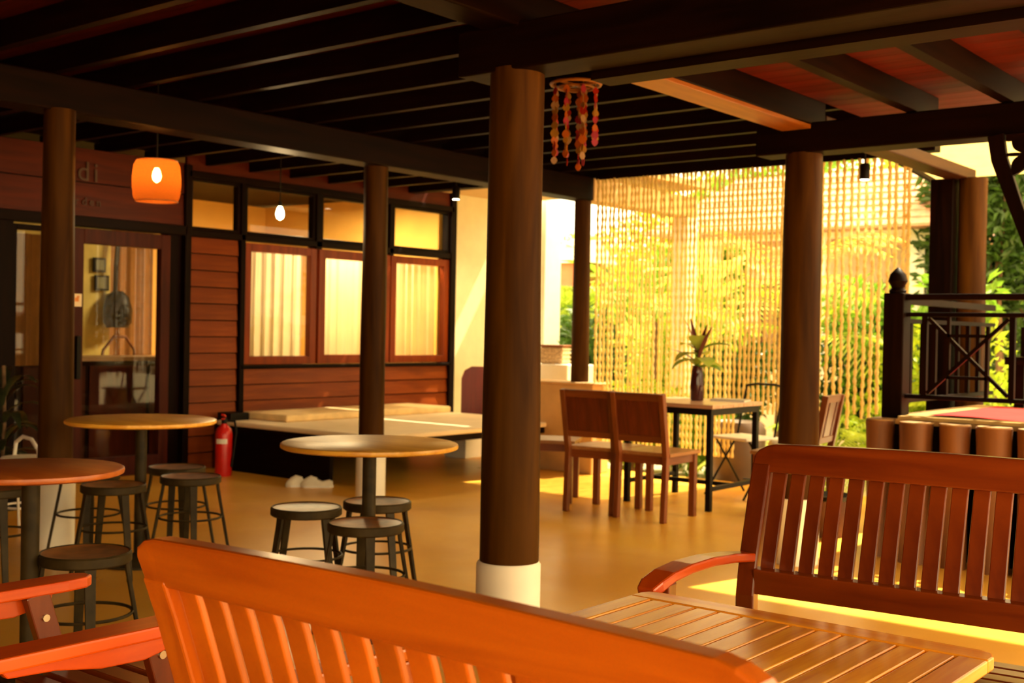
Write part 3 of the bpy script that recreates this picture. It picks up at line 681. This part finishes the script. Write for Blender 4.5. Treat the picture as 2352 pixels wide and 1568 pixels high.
# ================================================================ LAMPS, SPOTS, MOBILE
def light(name, loc, e, col, r=.03):
    l = bpy.data.lights.new(name, 'POINT'); l.energy = e; l.color = col; l.shadow_soft_size = r
    o = bpy.data.objects.new(name, l); COL.objects.link(o); o.location = loc; return o
pl_ = empty('pendant_lamp', (-6.30, 4.30, 2.0), 0, 'glowing amber barrel-shaped pendant lamp above the farthest round table', 'lamp')
AMB, t_, p_ = newmat('amber_shade')
tr = t_.nodes.new('ShaderNodeBsdfTransparent'); tr.inputs[0].default_value = (1, .55, .2, 1)
tl = t_.nodes.new('ShaderNodeBsdfTranslucent'); tl.inputs[0].default_value = (.50, .11, .012, 1)
mx = t_.nodes.new('ShaderNodeMixShader'); mx.inputs[0].default_value = .5
t_.links.new(tr.outputs[0], mx.inputs[1]); t_.links.new(tl.outputs[0], mx.inputs[2]); t_.links.new(mx.outputs[0], t_.nodes['Material Output'].inputs[0])
MB().lathe([(.127, 0), (.140, .03), (.146, .09), (.146, .15), (.138, .22), (.122, .25)], seg=40).build('lamp_shade', AMB, pl_, smooth=True).data.polygons  # barrel
sh = pl_.children[0] if pl_.children else None
MB().ring((0, 0, 0), .127, .004).ring((0, 0, .25), .122, .004).build('shade_rim', plain('rim_brown', (.35, .12, .04), .5), pl_, smooth=True)
bulbm = plain('lit_bulb', (1, .72, .30), .3, emit=30, var=0)
MB().lathe([(.004, .115), (.022, .13), (.028, .155), (.022, .185), (.012, .205)], seg=18).build('bulb', bulbm, pl_, smooth=True)
MB().tube([(0, 0, .205), (0, 0, .24), (0, 0, .757)], .006, 8).build('cord', BLK, pl_)
light('pendant_glow', (-6.30, 4.30, 2.155), 3.5, (1, .55, .2), .03)
pb = empty('bare_bulb', (-7.20, 6.03, 2.07), 0, 'bare glowing bulb hanging on a cord before the transom panes', 'lamp')
MB().lathe([(.004, 0), (.026, .015), (.034, .045), (.026, .08), (.014, .105)], seg=18).build('bulb', plain('lit_bulb_pale', (1, .80, .42), .3, emit=14, var=0), pb, smooth=True)
MB().lathe([(.015, .105), (.015, .14)], seg=12).build('socket', BLK, pb)
MB().tube([(0, 0, .14), (0, 0, .687)], .004, 6).build('cord', BLK, pb)
light('bulb_glow', (-7.20, 6.03, 2.03), 4, (1, .66, .3), .035)
def spot(x, y, z, label, e, aim):
    o = empty('spotlight', (x, y, z), 0, label, 'lamp')
    MB().lathe([(.036, 0), (.038, .01), (.038, .11), (.03, .12)], seg=20).build('housing', BLK, o, smooth=True)
    MB().lathe([(.031, -.002), (.031, .004)], seg=20).build('lens', plain('lit_lens', (1, .85, .5), .3, emit=12, var=0), o)
    MB().tube([(0, 0, .12), (0, 0, .26)], .008, 8).build('stem', BLK, o)
    l = bpy.data.lights.new('spot_beam', 'SPOT'); l.energy = e; l.color = (1, .78, .42); l.spot_size = R(80); l.spot_blend = .6; l.shadow_soft_size = .03
    lo_ = bpy.data.objects.new('spot_beam', l); COL.objects.link(lo_); lo_.location = (x, y, z - .02)
    lo_.rotation_euler = (Vector(aim) * -1).to_track_quat('Z', 'Y').to_euler()
spot(-7.62, 8.55, 2.50, 'small black spotlight at the corner where the timber wall meets the white wall', 30, (-.35, .6, -1))
spot(-3.52, 8.52, 2.42, 'small black spotlight in front of the rope curtain top', 8, (0, -.2, -1))

mo = empty('shell_mobile', (-3.81, 5.24, 2.24), 0, 'hanging mobile of red, orange and clear shell discs beside the thick column', 'mobile')
WOODY = plain('mobile_ring_wood', (.30, .11, .015), .5)
MB().ring((0, 0, .355), .135, .009, 32, 6).ring((0, 0, .335), .10, .006, 28, 6).sweep([(-.14, 0, .35), (.14, 0, .35)], .012, .012).sweep([(0, -.14, .35), (0, .14, .35)], .012, .012).build('hoop', WOODY, mo, smooth=True)
CHM = [plain('charm_red', (.40, .02, .01), .25, var=.2, trans=.3), plain('charm_orange', (.50, .12, .015), .25, var=.2, trans=.3), plain('charm_clear', (.45, .28, .16), .2, var=.2, trans=.4),
       plain('charm_gold', (.40, .20, .02), .3, var=.2, trans=.3), plain('charm_magenta', (.36, .02, .06), .3, var=.2, trans=.3)]
for k in range(11):
    A = k * .785 + .2; q_ = .118 if k < 8 else .05; x, y = q_ * math.cos(A), q_ * math.sin(A); ln = rnd.choice((.28, .33, .38, .42))
    st = MB().tube([(x, y, .35), (x, y, .35 - ln)], .0018, 5).build('string', WOODY, mo)
    z = .31
    while z > .35 - ln - .02:
        a_ = rnd.uniform(0, 3.14); s_ = rnd.uniform(.016, .026)
        pts = [(s_ * math.cos(q) * (.75 + .25 * math.cos(2 * q)), s_ * 1.15 * math.sin(q)) for q in [6.283 * i / 10 for i in range(10)]]
        MB().prism(pts, lambda u, v, t, a_=a_, z=z, x=x, y=y: (x + u * math.cos(a_) - t * math.sin(a_), y + u * math.sin(a_) + t * math.cos(a_), z + v), -.0015, .0015).build('charm', rnd.choice(CHM), st)
        z -= rnd.uniform(.028, .045)

# ================================================================ ROPE CURTAIN
rcu = empty('rope_curtain', (0, 8.62, 0), 0, 'see-through curtain of hanging twisted ropes between the hall and the garden', 'curtain')
MB().span((-6.02, -.015, 2.59), (-3.17, .015, 2.62)).build('curtain_rod', DW['x'], rcu)
def rope(L):
    pts = []; rs = []; n = int(L / .017)
    for i in range(n + 1):
        k = i * .55; pts.append((.0022 * math.cos(k), .0022 * math.sin(k), -L * i / n)); rs.append(.0118 + .0032 * math.sin(i * 1.57))
    return MB().tube(pts, rs, 6)
protos = []
nrope = 58
XS = [-6.0 + .043 * i for i in range(42)]
while XS[-1] < -3.3: XS.append(XS[-1] + .058)
XS.append(-3.21); nrope = len(XS)
for i in range(nrope):
    x = XS[i]
    L = 2.08 if x > -4.6 else 2.35
    L += rnd.uniform(-.05, .03)
    key = 0 if x <= -4.6 else 1
    if True:
        if len(protos) <= key:
            o = rope(2.35 if key == 0 else 1.98).build('rope', ROPE, rcu, smooth=True); protos.append(o)
        else:
            o = protos[key].copy(); COL.objects.link(o)
        o.location = (x + rnd.uniform(-.006, .006), rnd.uniform(-.008, .008), 2.595)
        o.rotation_euler = (0, rnd.uniform(-.002, .002), rnd.uniform(0, 6))
        if x > -3.9: o.scale = (1.15, 1.15, rnd.uniform(.97, 1.06))

# ================================================================ DECK
dk = empty('raised_deck', (0, 0, 0), 0, 'raised timber deck platform behind the log row', 'deck')
MB().span((-2.66, 6.66, .70), (.4, 8.50, .755)).build('frame', DW['x'], dk)
src = MB().span((-2.68, 0, .756), (.4, .118, .785)).build('plank', wood('deck_plank_wood', (.55, .34, .15), (.72, .47, .22), 'x', .5), dk, bevel=.003); src.location.y = 6.65
for i in range(1, 16):
    c = src.copy(); COL.objects.link(c); c.location.y = 6.65 + .121 * i
MB().span((-2.6, 6.74, 0), (.4, 6.78, .70)).build('skirt', DW['x'], dk)
for i, x in enumerate((-2.61, -2.375, -2.165, -1.955, -1.74, -1.53, -1.32, -1.10)):
    r_ = .088 + .006 * math.sin(i * 2.1) - (.012 if i == 0 else 0)
    o = empty('log_post', (x, 6.55 if i else 6.62, 0), i * 1.3,
              ('narrow end upright log at the deck corner, flared top', 'upright log directly below the carved railing post', 'third upright log from the deck corner', 'fourth upright log from the deck corner', 'upright log fifth from the deck corner, cut by the right edge')[i] if i < 5 else ('sixth', 'seventh', 'eighth')[i - 5] + ' upright log from the deck corner',
              'log', 'row of upright logs along the deck front')
    MB().lathe([(r_ * .95, 0), (r_ * .9, .35), (r_ * .97, .68), (r_ * 1.02, .775)], seg=20, wob=lambda A, z, i=i: .05 * math.sin(2 * A + i) + .03 * math.sin(3 * A + z * 3)).build('trunk', LOGM, o, smooth=True)
    MB().lathe([(r_ * 1.0, .775), (r_ * 1.0, .782)], seg=20).build('cut_end', LOGE, o)
ck = tag(MB().add([(-2.38 + .13 * i, 6.72 + .13 * j, .806 + .006 * math.sin(i * 1.1) * math.cos(j * .9) + .006) for j in range(11) for i in range(17)], [(17 * j + i, 17 * j + i + 1, 17 * j + i + 18, 17 * j + i + 17) for j in range(10) for i in range(16)]).build('floor_cloth', PINK, smooth=True), 'pink cloth spread on the raised deck', 'cloth')
mtt = tag(MB().span((-2.50, 6.60, .787), (.2, 8.2, .805)).build('reed_mat', plain('reed_mat_straw', (.40, .27, .11), .9, spec=0)), 'cream mat lying under the pink cloth on the deck', 'mat')
ra = empty('deck_railing', (-2.575, 6.75, .785), 0, 'dark timber railing with crossed diagonals along the deck front', 'railing')
RW = DW['x']
po = MB().span((-.06, -.06, 0), (.06, .06, .72)).build('post', DW['z'], ra, bevel=.006)
MB().lathe([(.045, .72), (.05, .735), (.034, .75), (.055, .79), (.045, .83), (.012, .865), (.0, .87)], seg=16).build('finial', DW['z'], po, smooth=True)
MB().span((.06, -.028, .68), (4.6, .028, .715)).build('top_rail', RW, ra, bevel=.004)
MB().span((.06, -.018, .585), (4.6, .018, .61)).build('middle_rail', RW, ra, bevel=.003)
MB().span((.06, -.018, .115), (4.6, .018, .14)).build('bottom_rail', RW, ra, bevel=.003)
x = .165
while x < 4.4:
    for q in (0, .48): MB().span((x + q - .015, -.015, .14), (x + q + .015, .015, .585)).build('baluster', DW['z'], ra)
    MB().bar((x + .02, .004, .575), (x + .46, .004, .15), .02, .02).build('diagonal_brace', RW, ra)
    MB().bar((x + .02, -.004, .15), (x + .46, -.004, .575), .02, .02).build('diagonal_brace', RW, ra)
    MB().span((x + .13, -.012, .47), (x + .35, .012, .488)).build('inner_bar', RW, ra)
    MB().span((x + .13, -.012, .235), (x + .35, .012, .253)).build('inner_bar', RW, ra)
    MB().span((x + .125, -.012, .235), (x + .143, .012, .585)).build('inner_bar', DW['z'], ra)
    MB().span((x + .337, -.012, .14), (x + .355, .012, .488)).build('inner_bar', DW['z'], ra)
    x += .62
rb = empty('deck_side_railing', (-2.575, 6.83, .785), 0, 'side railing running back from the carved post to the round column', 'railing')
MB().span((-.02, 0, .66), (.02, 1.7, .70)).build('top_rail', DW['y'], rb); MB().span((-.015, 0, .55), (.015, 1.7, .575)).build('middle_rail', DW['y'], rb); MB().span((-.015, 0, .08), (.015, 1.7, .105)).build('bottom_rail', DW['y'], rb)
for i in range(4):
    y0 = .12 + i * .42
    MB().span((-.012, y0, .105), (.012, y0 + .03, .55)).build('baluster', DW['z'], rb)
    MB().span((-.012, y0 + .21, .105), (.012, y0 + .24, .55)).build('baluster', DW['z'], rb)
# dark bench on deck far side
fb = empty('deck_bench', (-1.9, 8.25, .785), 0, 'dark timber backed bench at the far side of the raised deck', 'bench')
MB().span((-.45, -.2, .30), (1.6, .15, .35)).build('seat', DW['x'], fb); MB().span((-.45, .15, .30), (1.6, .19, .55)).build('backrest', DW['x'], fb)
for x in (-.4, .6, 1.5): MB().span((x, -.15, 0), (x + .06, .12, .30)).build('leg', DW['z'], fb)
# carved bracket
cbk = empty('carved_bracket', (-1.80, 5.95, 2.24), 0, 'dark carved fretwork bracket hanging under the cross beam at the top right', 'bracket')
MB().sweep([(0, 0, .0), (.02, 0, -.12), (.09, 0, -.32), (.20, 0, -.62)], .04, [.075, .075, .065, .055], (0, 1, 0)).build('brace', DW['z'], cbk, bevel=.004)
fr_ = MB()
def petal(cx, cz, a, L, Wd):
    pts = [(L * k, Wd * math.sin(math.pi * k) * (1 - .3 * k)) for k in [i / 8 for i in range(9)]] + [(L * k, -Wd * math.sin(math.pi * k) * (1 - .3 * k)) for k in [i / 8 for i in range(7, 0, -1)]]
    ca, sa = math.cos(a), math.sin(a)
    fr_.prism(pts, lambda u, v, t: (cx + u * ca - v * sa, t, cz + u * sa + v * ca), -.012, .012)
for cx, cz in ((.14, -.10), (.25, -.30), (.31, -.08), (.36, -.5)):
    for a in (R(60), R(120), R(240), R(300)): petal(cx, cz, a, .12, .040)
    petal(cx, cz, R(0), .14, .012); petal(cx, cz, R(180), .12, .010)
fr_.build('fretwork', DW['z'], cbk)
MB().bar((.05, 0, -.02), (.60, 0, -.02), .03, .03).build('top_strip', DW['x'], cbk)

# small things beside deck: wooden crates
k1 = empty('log_stump', (-3.10, 7.05, 0), 0, 'pale cut log stump on the floor left of the deck corner', 'stump')
MB().lathe([(.12, 0), (.125, .22)], seg=22, wob=lambda A, z: .05 * math.sin(3 * A)).build('trunk', LOGM, k1, smooth=True)
MB().lathe([(.118, .22), (.118, .226)], seg=22).build('cut_end', LOGE, k1)
k2 = empty('iron_tray', (-3.10, 7.05, .226), 0, 'dark iron tray lying on the cut log stump', 'tray')
MB().lathe([(.13, 0), (.16, .03), (.155, .03), (.125, .006)], seg=24).build('tray', BLK, k2, smooth=True)

# left edge: dark plant and white wire stool
dp = empty('potted_plant', (-7.55, 4.0, 0), 0, 'dark drooping potted plant against the wall at the left edge', 'plant')
MB().lathe([(.13, 0), (.17, .28), (.18, .30), (.16, .30), (.14, .26)], seg=24).build('pot', BLK, dp, smooth=True)
MB().lathe([(0, .26), (.14, .262)], seg=20).build('soil', BARK, dp)
for i in range(26):
    az = i * 2.4; biglea('leaf', (.02 * math.cos(az), .02 * math.sin(az), .28 + .022 * i), az, rnd.uniform(.5, 1.3), rnd.uniform(.28, .42), .07, DLEAF, dp, 1.9)
MB().tube([(0, 0, .26), (.02, 0, .6), (0, 0, .95)], .012, 6).build('stem', BARK, dp)
ws = empty('wire_stool', (-6.85, 3.78, 0), 0, 'low white wire stool with a curved handle at the left edge', 'stool')
MB().lathe([(.14, .40), (.15, .41), (.14, .42)], seg=24).build('seat', WHITE, ws, smooth=True)
MB().tube([(-.14, 0, .41), (-.12, 0, .50), (-.04, 0, .54), (.06, 0, .53), (.14, 0, .47), (.15, 0, .41)], .012, 8).build('handle', WHITE, ws, smooth=True)
for k in range(4):
    A = R(45 + 90 * k); MB().tube([(.12 * math.cos(A), .12 * math.sin(A), .40), (.15 * math.cos(A), .15 * math.sin(A), .2), (.12 * math.cos(A), .12 * math.sin(A), 0)], .008, 8).build('leg', WHITE, ws, smooth=True)
MB().ring((0, 0, .12), .13, .007).build('foot_ring', WHITE, ws, smooth=True)

# ================================================================ GARDEN
def frond(parent, base, az, el, L, m, nl=22, droop=1.6, lw=.022, ll=.30, name='frond'):
    b = MB(); p = Vector(base); d0 = Vector((math.cos(az), math.sin(az), 0)); sd_ = Vector((-math.sin(az), math.cos(az), 0)); e = el; pts = [p.copy()]
    for i in range(nl):
        k = i / nl; dv = d0 * math.cos(e) + Vector((0, 0, 1)) * math.sin(e); p = p + dv * L / nl; pts.append(p.copy()); e -= droop / nl
        if k > .15:
            l_ = ll * math.sin(math.pi * min(1, (k - .1) * 1.02)) ** .6 + .04
            for s in (-1, 1): b.leaf(p, sd_ * s + dv * .7 + Vector((0, 0, -.35)), l_, lw, (0, 0, 1), .1)
    b.tube(pts, [.009 * (1 - i / len(pts) * .7) for i in range(len(pts))], 5)
    return b.build(name, m, parent)
def palm(x, y, h, n, L, m, label, seed=0, el=1.1, ll=.30):
    o = empty('palm', (x, y, -.13), 0, label, 'plant', 'garden plants beyond the rope curtain')
    rr = random.Random(seed)
    MB().tube([(0, 0, 0), (.02, .01, h * .5), (0, 0, h)], [.05, .04, .035], 8).build('trunk', BARK, o, smooth=True)
    for i in range(n): frond(o, (0, 0, h), i * 2.4 + rr.uniform(-.3, .3), el + rr.uniform(-.5, .35), L * rr.uniform(.8, 1.1), m, ll=ll)
    return o
def banana(x, y, h, n, L, m, label, seed=0):
    o = empty('banana_plant', (x, y, -.13), 0, label, 'plant', 'garden plants beyond the rope curtain')
    rr = random.Random(seed)
    MB().tube([(0, 0, 0), (0, 0, h)], [.06, .04], 8).build('stem', LEAFS[1], o, smooth=True)
    for i in range(n): biglea('leaf', (0, 0, h * (.7 + .3 * i / n)), i * 2.4 + rr.uniform(-.3, .3), rr.uniform(.7, 1.45), L * rr.uniform(.75, 1.1), L * .26, m, o, rr.uniform(.9, 1.8))
    return o
def shrub(x, y, rad, h, nl, m, ls, label, seed=0, z0=0.0, cat='plant', name='shrub', trunk=True, group='garden plants beyond the rope curtain'):
    o = empty(name, (x, y, -.13), 0, label, cat, group); rr = random.Random(seed); b = MB()
    lobes = [(rr.uniform(-.6, .6) * rad, rr.uniform(-.6, .6) * rad, z0 + (h - z0) * rr.uniform(.25, .85), rr.uniform(.35, .6)) for _ in range(9)]
    for i in range(nl):
        cx, cy, cz, q = rr.choice(lobes)
        v = Vector((rr.gauss(0, 1), rr.gauss(0, 1), rr.gauss(0, 1))).normalized() * rr.uniform(.6, 1) * q
        p = Vector((cx + v.x * rad, cy + v.y * rad, cz + v.z * (h - z0) * .5))
        if p.z < .02: p.z = .02 + rr.random() * .1
        b.leaf(p, (v.x + rr.uniform(-.5, .5), v.y + rr.uniform(-.5, .5), v.z * .5 + rr.uniform(-.5, .6)), ls * rr.uniform(.7, 1.3), ls * .42)
    tag(b.build('foliage', m, o), kind='stuff')
    if trunk:
        tb = MB(); zt = max(z0 + .4 * (h - z0), .3)
        tb.tube([(0, 0, 0), (.03, .02, zt * .5), (0, 0, zt)], [.04 + rad * .03, .03 + rad * .02, .02], 8)
        for cx, cy, cz, q in lobes[:5]: tb.tube([(0, 0, zt * .7), (cx * .5, cy * .5, (zt + cz) / 2), (cx, cy, cz)], [.02 + rad * .01, .015, .008], 5)
        tb.build('branch', BARK, o, smooth=True)
    return o
banana(-7.2, 12.6, 2.1, 8, 1.3, LEAFS[3], 'tall broad-leaved plant with lime leaves rising behind the curtain middle', 3)
banana(-8.9, 13.4, 1.9, 8, 1.3, LEAFS[1], 'broad-leaved plant seen in the gap left of the slim column', 4)
palm(-5.05, 10.9, 1.25, 13, 1.25, LEAFS[0], 'small yellow-green palm behind the curtain, right of the leaning column', 5)
palm(-5.7, 11.6, 1.7, 14, 1.5, LEAFS[3], 'lime feather palm behind the curtain beside the white post', 6)
palm(-7.0, 11.2, 1.5, 12, 1.2, LEAFS[0], 'feathery palm behind the left half of the curtain', 7)
palm(-4.35, 10.0, .35, 12, .85, LEAFS[0], 'low arching palm at the foot of the curtain, left of the deck', 8, .9)
palm(-4.9, 9.7, .2, 10, .65, LEAFS[3], 'low lime fern behind the square table', 9, .8, .2)
shrub(-6.4, 9.9, .45, .9, 1100, LEAFS[0], .13, 'yellow-green bush behind the low tan wall', 11)
shrub(-5.6, 10.0, .4, .75, 900, LEAFS[1], .12, 'bright green bush at the curtain foot behind the folding chair', 12)
shrub(-3.75, 10.9, .7, 1.5, 2200, LEAFS[0], .12, 'yellow-green bush behind the sparse ropes at the curtain end', 13)
shrub(-4.6, 12.4, .9, 2.0, 2600, LEAFS[1], .15, 'rounded green bush below the tiled roof', 14)
shrub(-7.9, 13.0, .9, 1.9, 2600, LEAFS[3], .15, 'pale lime bush behind the left part of the curtain', 15)
shrub(-9.4, 12.3, .6, 1.6, 1600, LEAFS[2], .14, 'deep green bush beside the white pilaster', 16)
for k, (x, y, r_, h, l) in enumerate(((-7.5, 10.9, .55, 1.5, 'deep green bush low behind the left quarter of the curtain'), (-6.35, 11.9, .55, 1.5, 'deep green bush low behind the white post'),
                                    (-5.3, 12.6, .6, 1.5, 'deep green bush low behind the vase table'), (-4.1, 11.7, .5, 1.2, 'deep green bush low behind the sparse ropes'), (-8.4, 11.7, .5, 1.7, 'deep green bush seen beside the slim column'))):
    shrub(x, y, r_, h, 1500, LEAFS[2], .14, l, 60 + k)
# pot by curtain foot
pt = empty('dark_planter', (-4.95, 9.3, -.13), 0, 'large dark pot behind the vase table at the curtain foot', 'pot')
MB().lathe([(.16, 0), (.24, .25), (.25, .55), (.21, .62), (.18, .60)], seg=28).build('body', plain('dark_clay', (.09, .05, .03), .5), pt, smooth=True)
TN = ['far leafy tree, first from the left behind the white wall', 'far lime tree behind the slim column', 'far tree behind the left half of the curtain', 'far tree behind the middle of the curtain', 'far tree behind the leaning column',
      'far tree above the tiled roof', 'dark green tree between curtain end and square post', 'dark green tree right of the round column', 'dark green tree behind the carved bracket', 'tall shady tree beyond the deck at the right edge']
for i, (x, y, rad, h, m) in enumerate(((-19, 19, 2.4, 3.6, 1), (-15.6, 19, 2.2, 3.4, 0), (-13.6, 20, 2.3, 3.4, 3), (-11.4, 19.5, 2.2, 4.2, 0), (-9.4, 18.5, 2.0, 4.3, 1),
                                       (-7.4, 19.5, 2.3, 5.2, 0), (-4.35, 14.6, 1.0, 4.8, 2), (-3.0, 16.6, 1.7, 5.0, 2), (-1.2, 16, 1.9, 5.2, 2), (1.2, 18, 2.4, 5.4, 1))):
    shrub(x, y, rad, h, 9000, LEAFS[m], .17, TN[i], 30 + i, .3, 'tree', 'garden_tree', True, 'trees at the back of the garden')
hd = shrub(0, 0, 1, 1, 10, LEAFS[2], .2, 'long low hedge at the back of the garden', 50, 0, 'hedge', 'hedge', False, None)
hb = MB(); rr = random.Random(5)
for i in range(15000):
    p = Vector((rr.uniform(-22, 6), 17 + rr.uniform(-.5, .5) + 4.5, rr.uniform(0, 1.9))); hb.leaf(p, (rr.uniform(-1, 1), -1 + rr.uniform(-.5, .5), rr.uniform(-.6, .6)), .3, .16)
for c in list(hd.children): bpy.data.objects.remove(c)
hb.span((-22, 21.4, 0), (6, 21.8, 1.6))
hd.location = (0, 0, 0); tag(hb.build('foliage', LEAFS[1], hd), kind='stuff')

# neighbour pavilion with tiled roof behind the curtain
pv = empty('garden_pavilion', (-6.6, 14.6, -.13), 0, 'garden pavilion with pinkish tiled roof on pale posts behind the curtain', 'building')
for x in (-1.6, 0, 1.3):
    for y in (0, 2.0): MB().span((x - .09, y - .09, 0), (x + .09, y + .09, 2.75)).build('post', WHITE, pv)
MB().span((-1.8, -.1, 2.65), (1.5, .1, 2.85)).build('lintel', WHITE, pv)
rf = MB().add([(-2.3, -.7, 2.72), (1.75, -.7, 2.72), (1.15, 1.0, 3.65), (-1.7, 1.0, 3.65), (-2.3, 2.7, 2.72), (1.75, 2.7, 2.72)], [(0, 1, 2, 3), (3, 2, 5, 4), (1, 5, 2), (0, 3, 4), (0, 4, 5, 1)]).build('roof', ROOFT, pv)
for j in range(9):
    k = j / 9; x0, x1 = -2.3 + .6 * k, 1.75 - .6 * k
    MB().box(((x0 + x1) / 2, -.7 + 1.7 * k + .08, 2.76 + .93 * k), (x1 - x0, .22, .035), rx=R(22)).build('tile_course', ROOFT, rf)
pw = MB().span((-1.55, .9, 0), (1.3, 1.0, 2.6)).build('wall', plain('pale_pavilion_wall', (.75, .6, .42), .8), pv)
for x in (-1.3, -.55, .2, .72):
    wf = MB().span((x, .86, 1.0), (x + .5, .90, 2.1)).build('window', DOORW, pv); MB().span((x + .05, .85, 1.05), (x + .45, .862, 2.05)).build('pane', plain('dim_pane', (.25, .16, .08), .2), wf)
# cream awning top right
aw = empty('awning', (0, 0, 0), 0, 'pale cream awning panel above the trees at the top right', 'awning')
AWM = plain('cream_awning_fabric', (.90, .78, .50), .8, var=.05, trans=.5)
MB().add([(-4.3, 9.35, 3.12), (1.5, 9.35, 3.12), (1.5, 12.2, 2.88), (-4.3, 12.2, 2.88), (-4.3, 9.35, 3.13), (1.5, 9.35, 3.13), (1.5, 12.2, 2.89), (-4.3, 12.2, 2.89)],
         [(3, 2, 1, 0), (4, 5, 6, 7), (0, 1, 5, 4), (1, 2, 6, 5), (2, 3, 7, 6), (3, 0, 4, 7)]).build('fabric', AWM, aw)
for x in (-4.3, -1.4, 1.45): MB().bar((x, 9.35, 3.10), (x, 12.2, 2.86), .05, .04).build('rafter', DW['y'], aw)
for x in (-.6, 1.45): MB().span((x - .04, 12.1, -.13), (x + .04, 12.2, 2.86)).build('post', DW['z'], aw)
# spirit house
sh_ = empty('spirit_house', (-9.45, 13.2, -.13), 0, 'little roofed shrine on a thin post left of the slim column', 'shrine')
MB().tube([(0, 0, 0), (0, 0, 2.0)], .03, 8).build('post', BARK, sh_)
MB().span((-.25, -.25, 2.0), (.25, .25, 2.3)).build('house', plain('shrine_red', (.5, .16, .08), .6), sh_)
MB().add([(-.36, -.36, 2.3), (.36, -.36, 2.3), (.36, .36, 2.3), (-.36, .36, 2.3), (-.3, 0, 2.62), (.3, 0, 2.62)], [(0, 1, 5, 4), (2, 3, 4, 5), (1, 2, 5), (3, 0, 4), (3, 2, 1, 0)]).build('roof', CREAM, sh_)
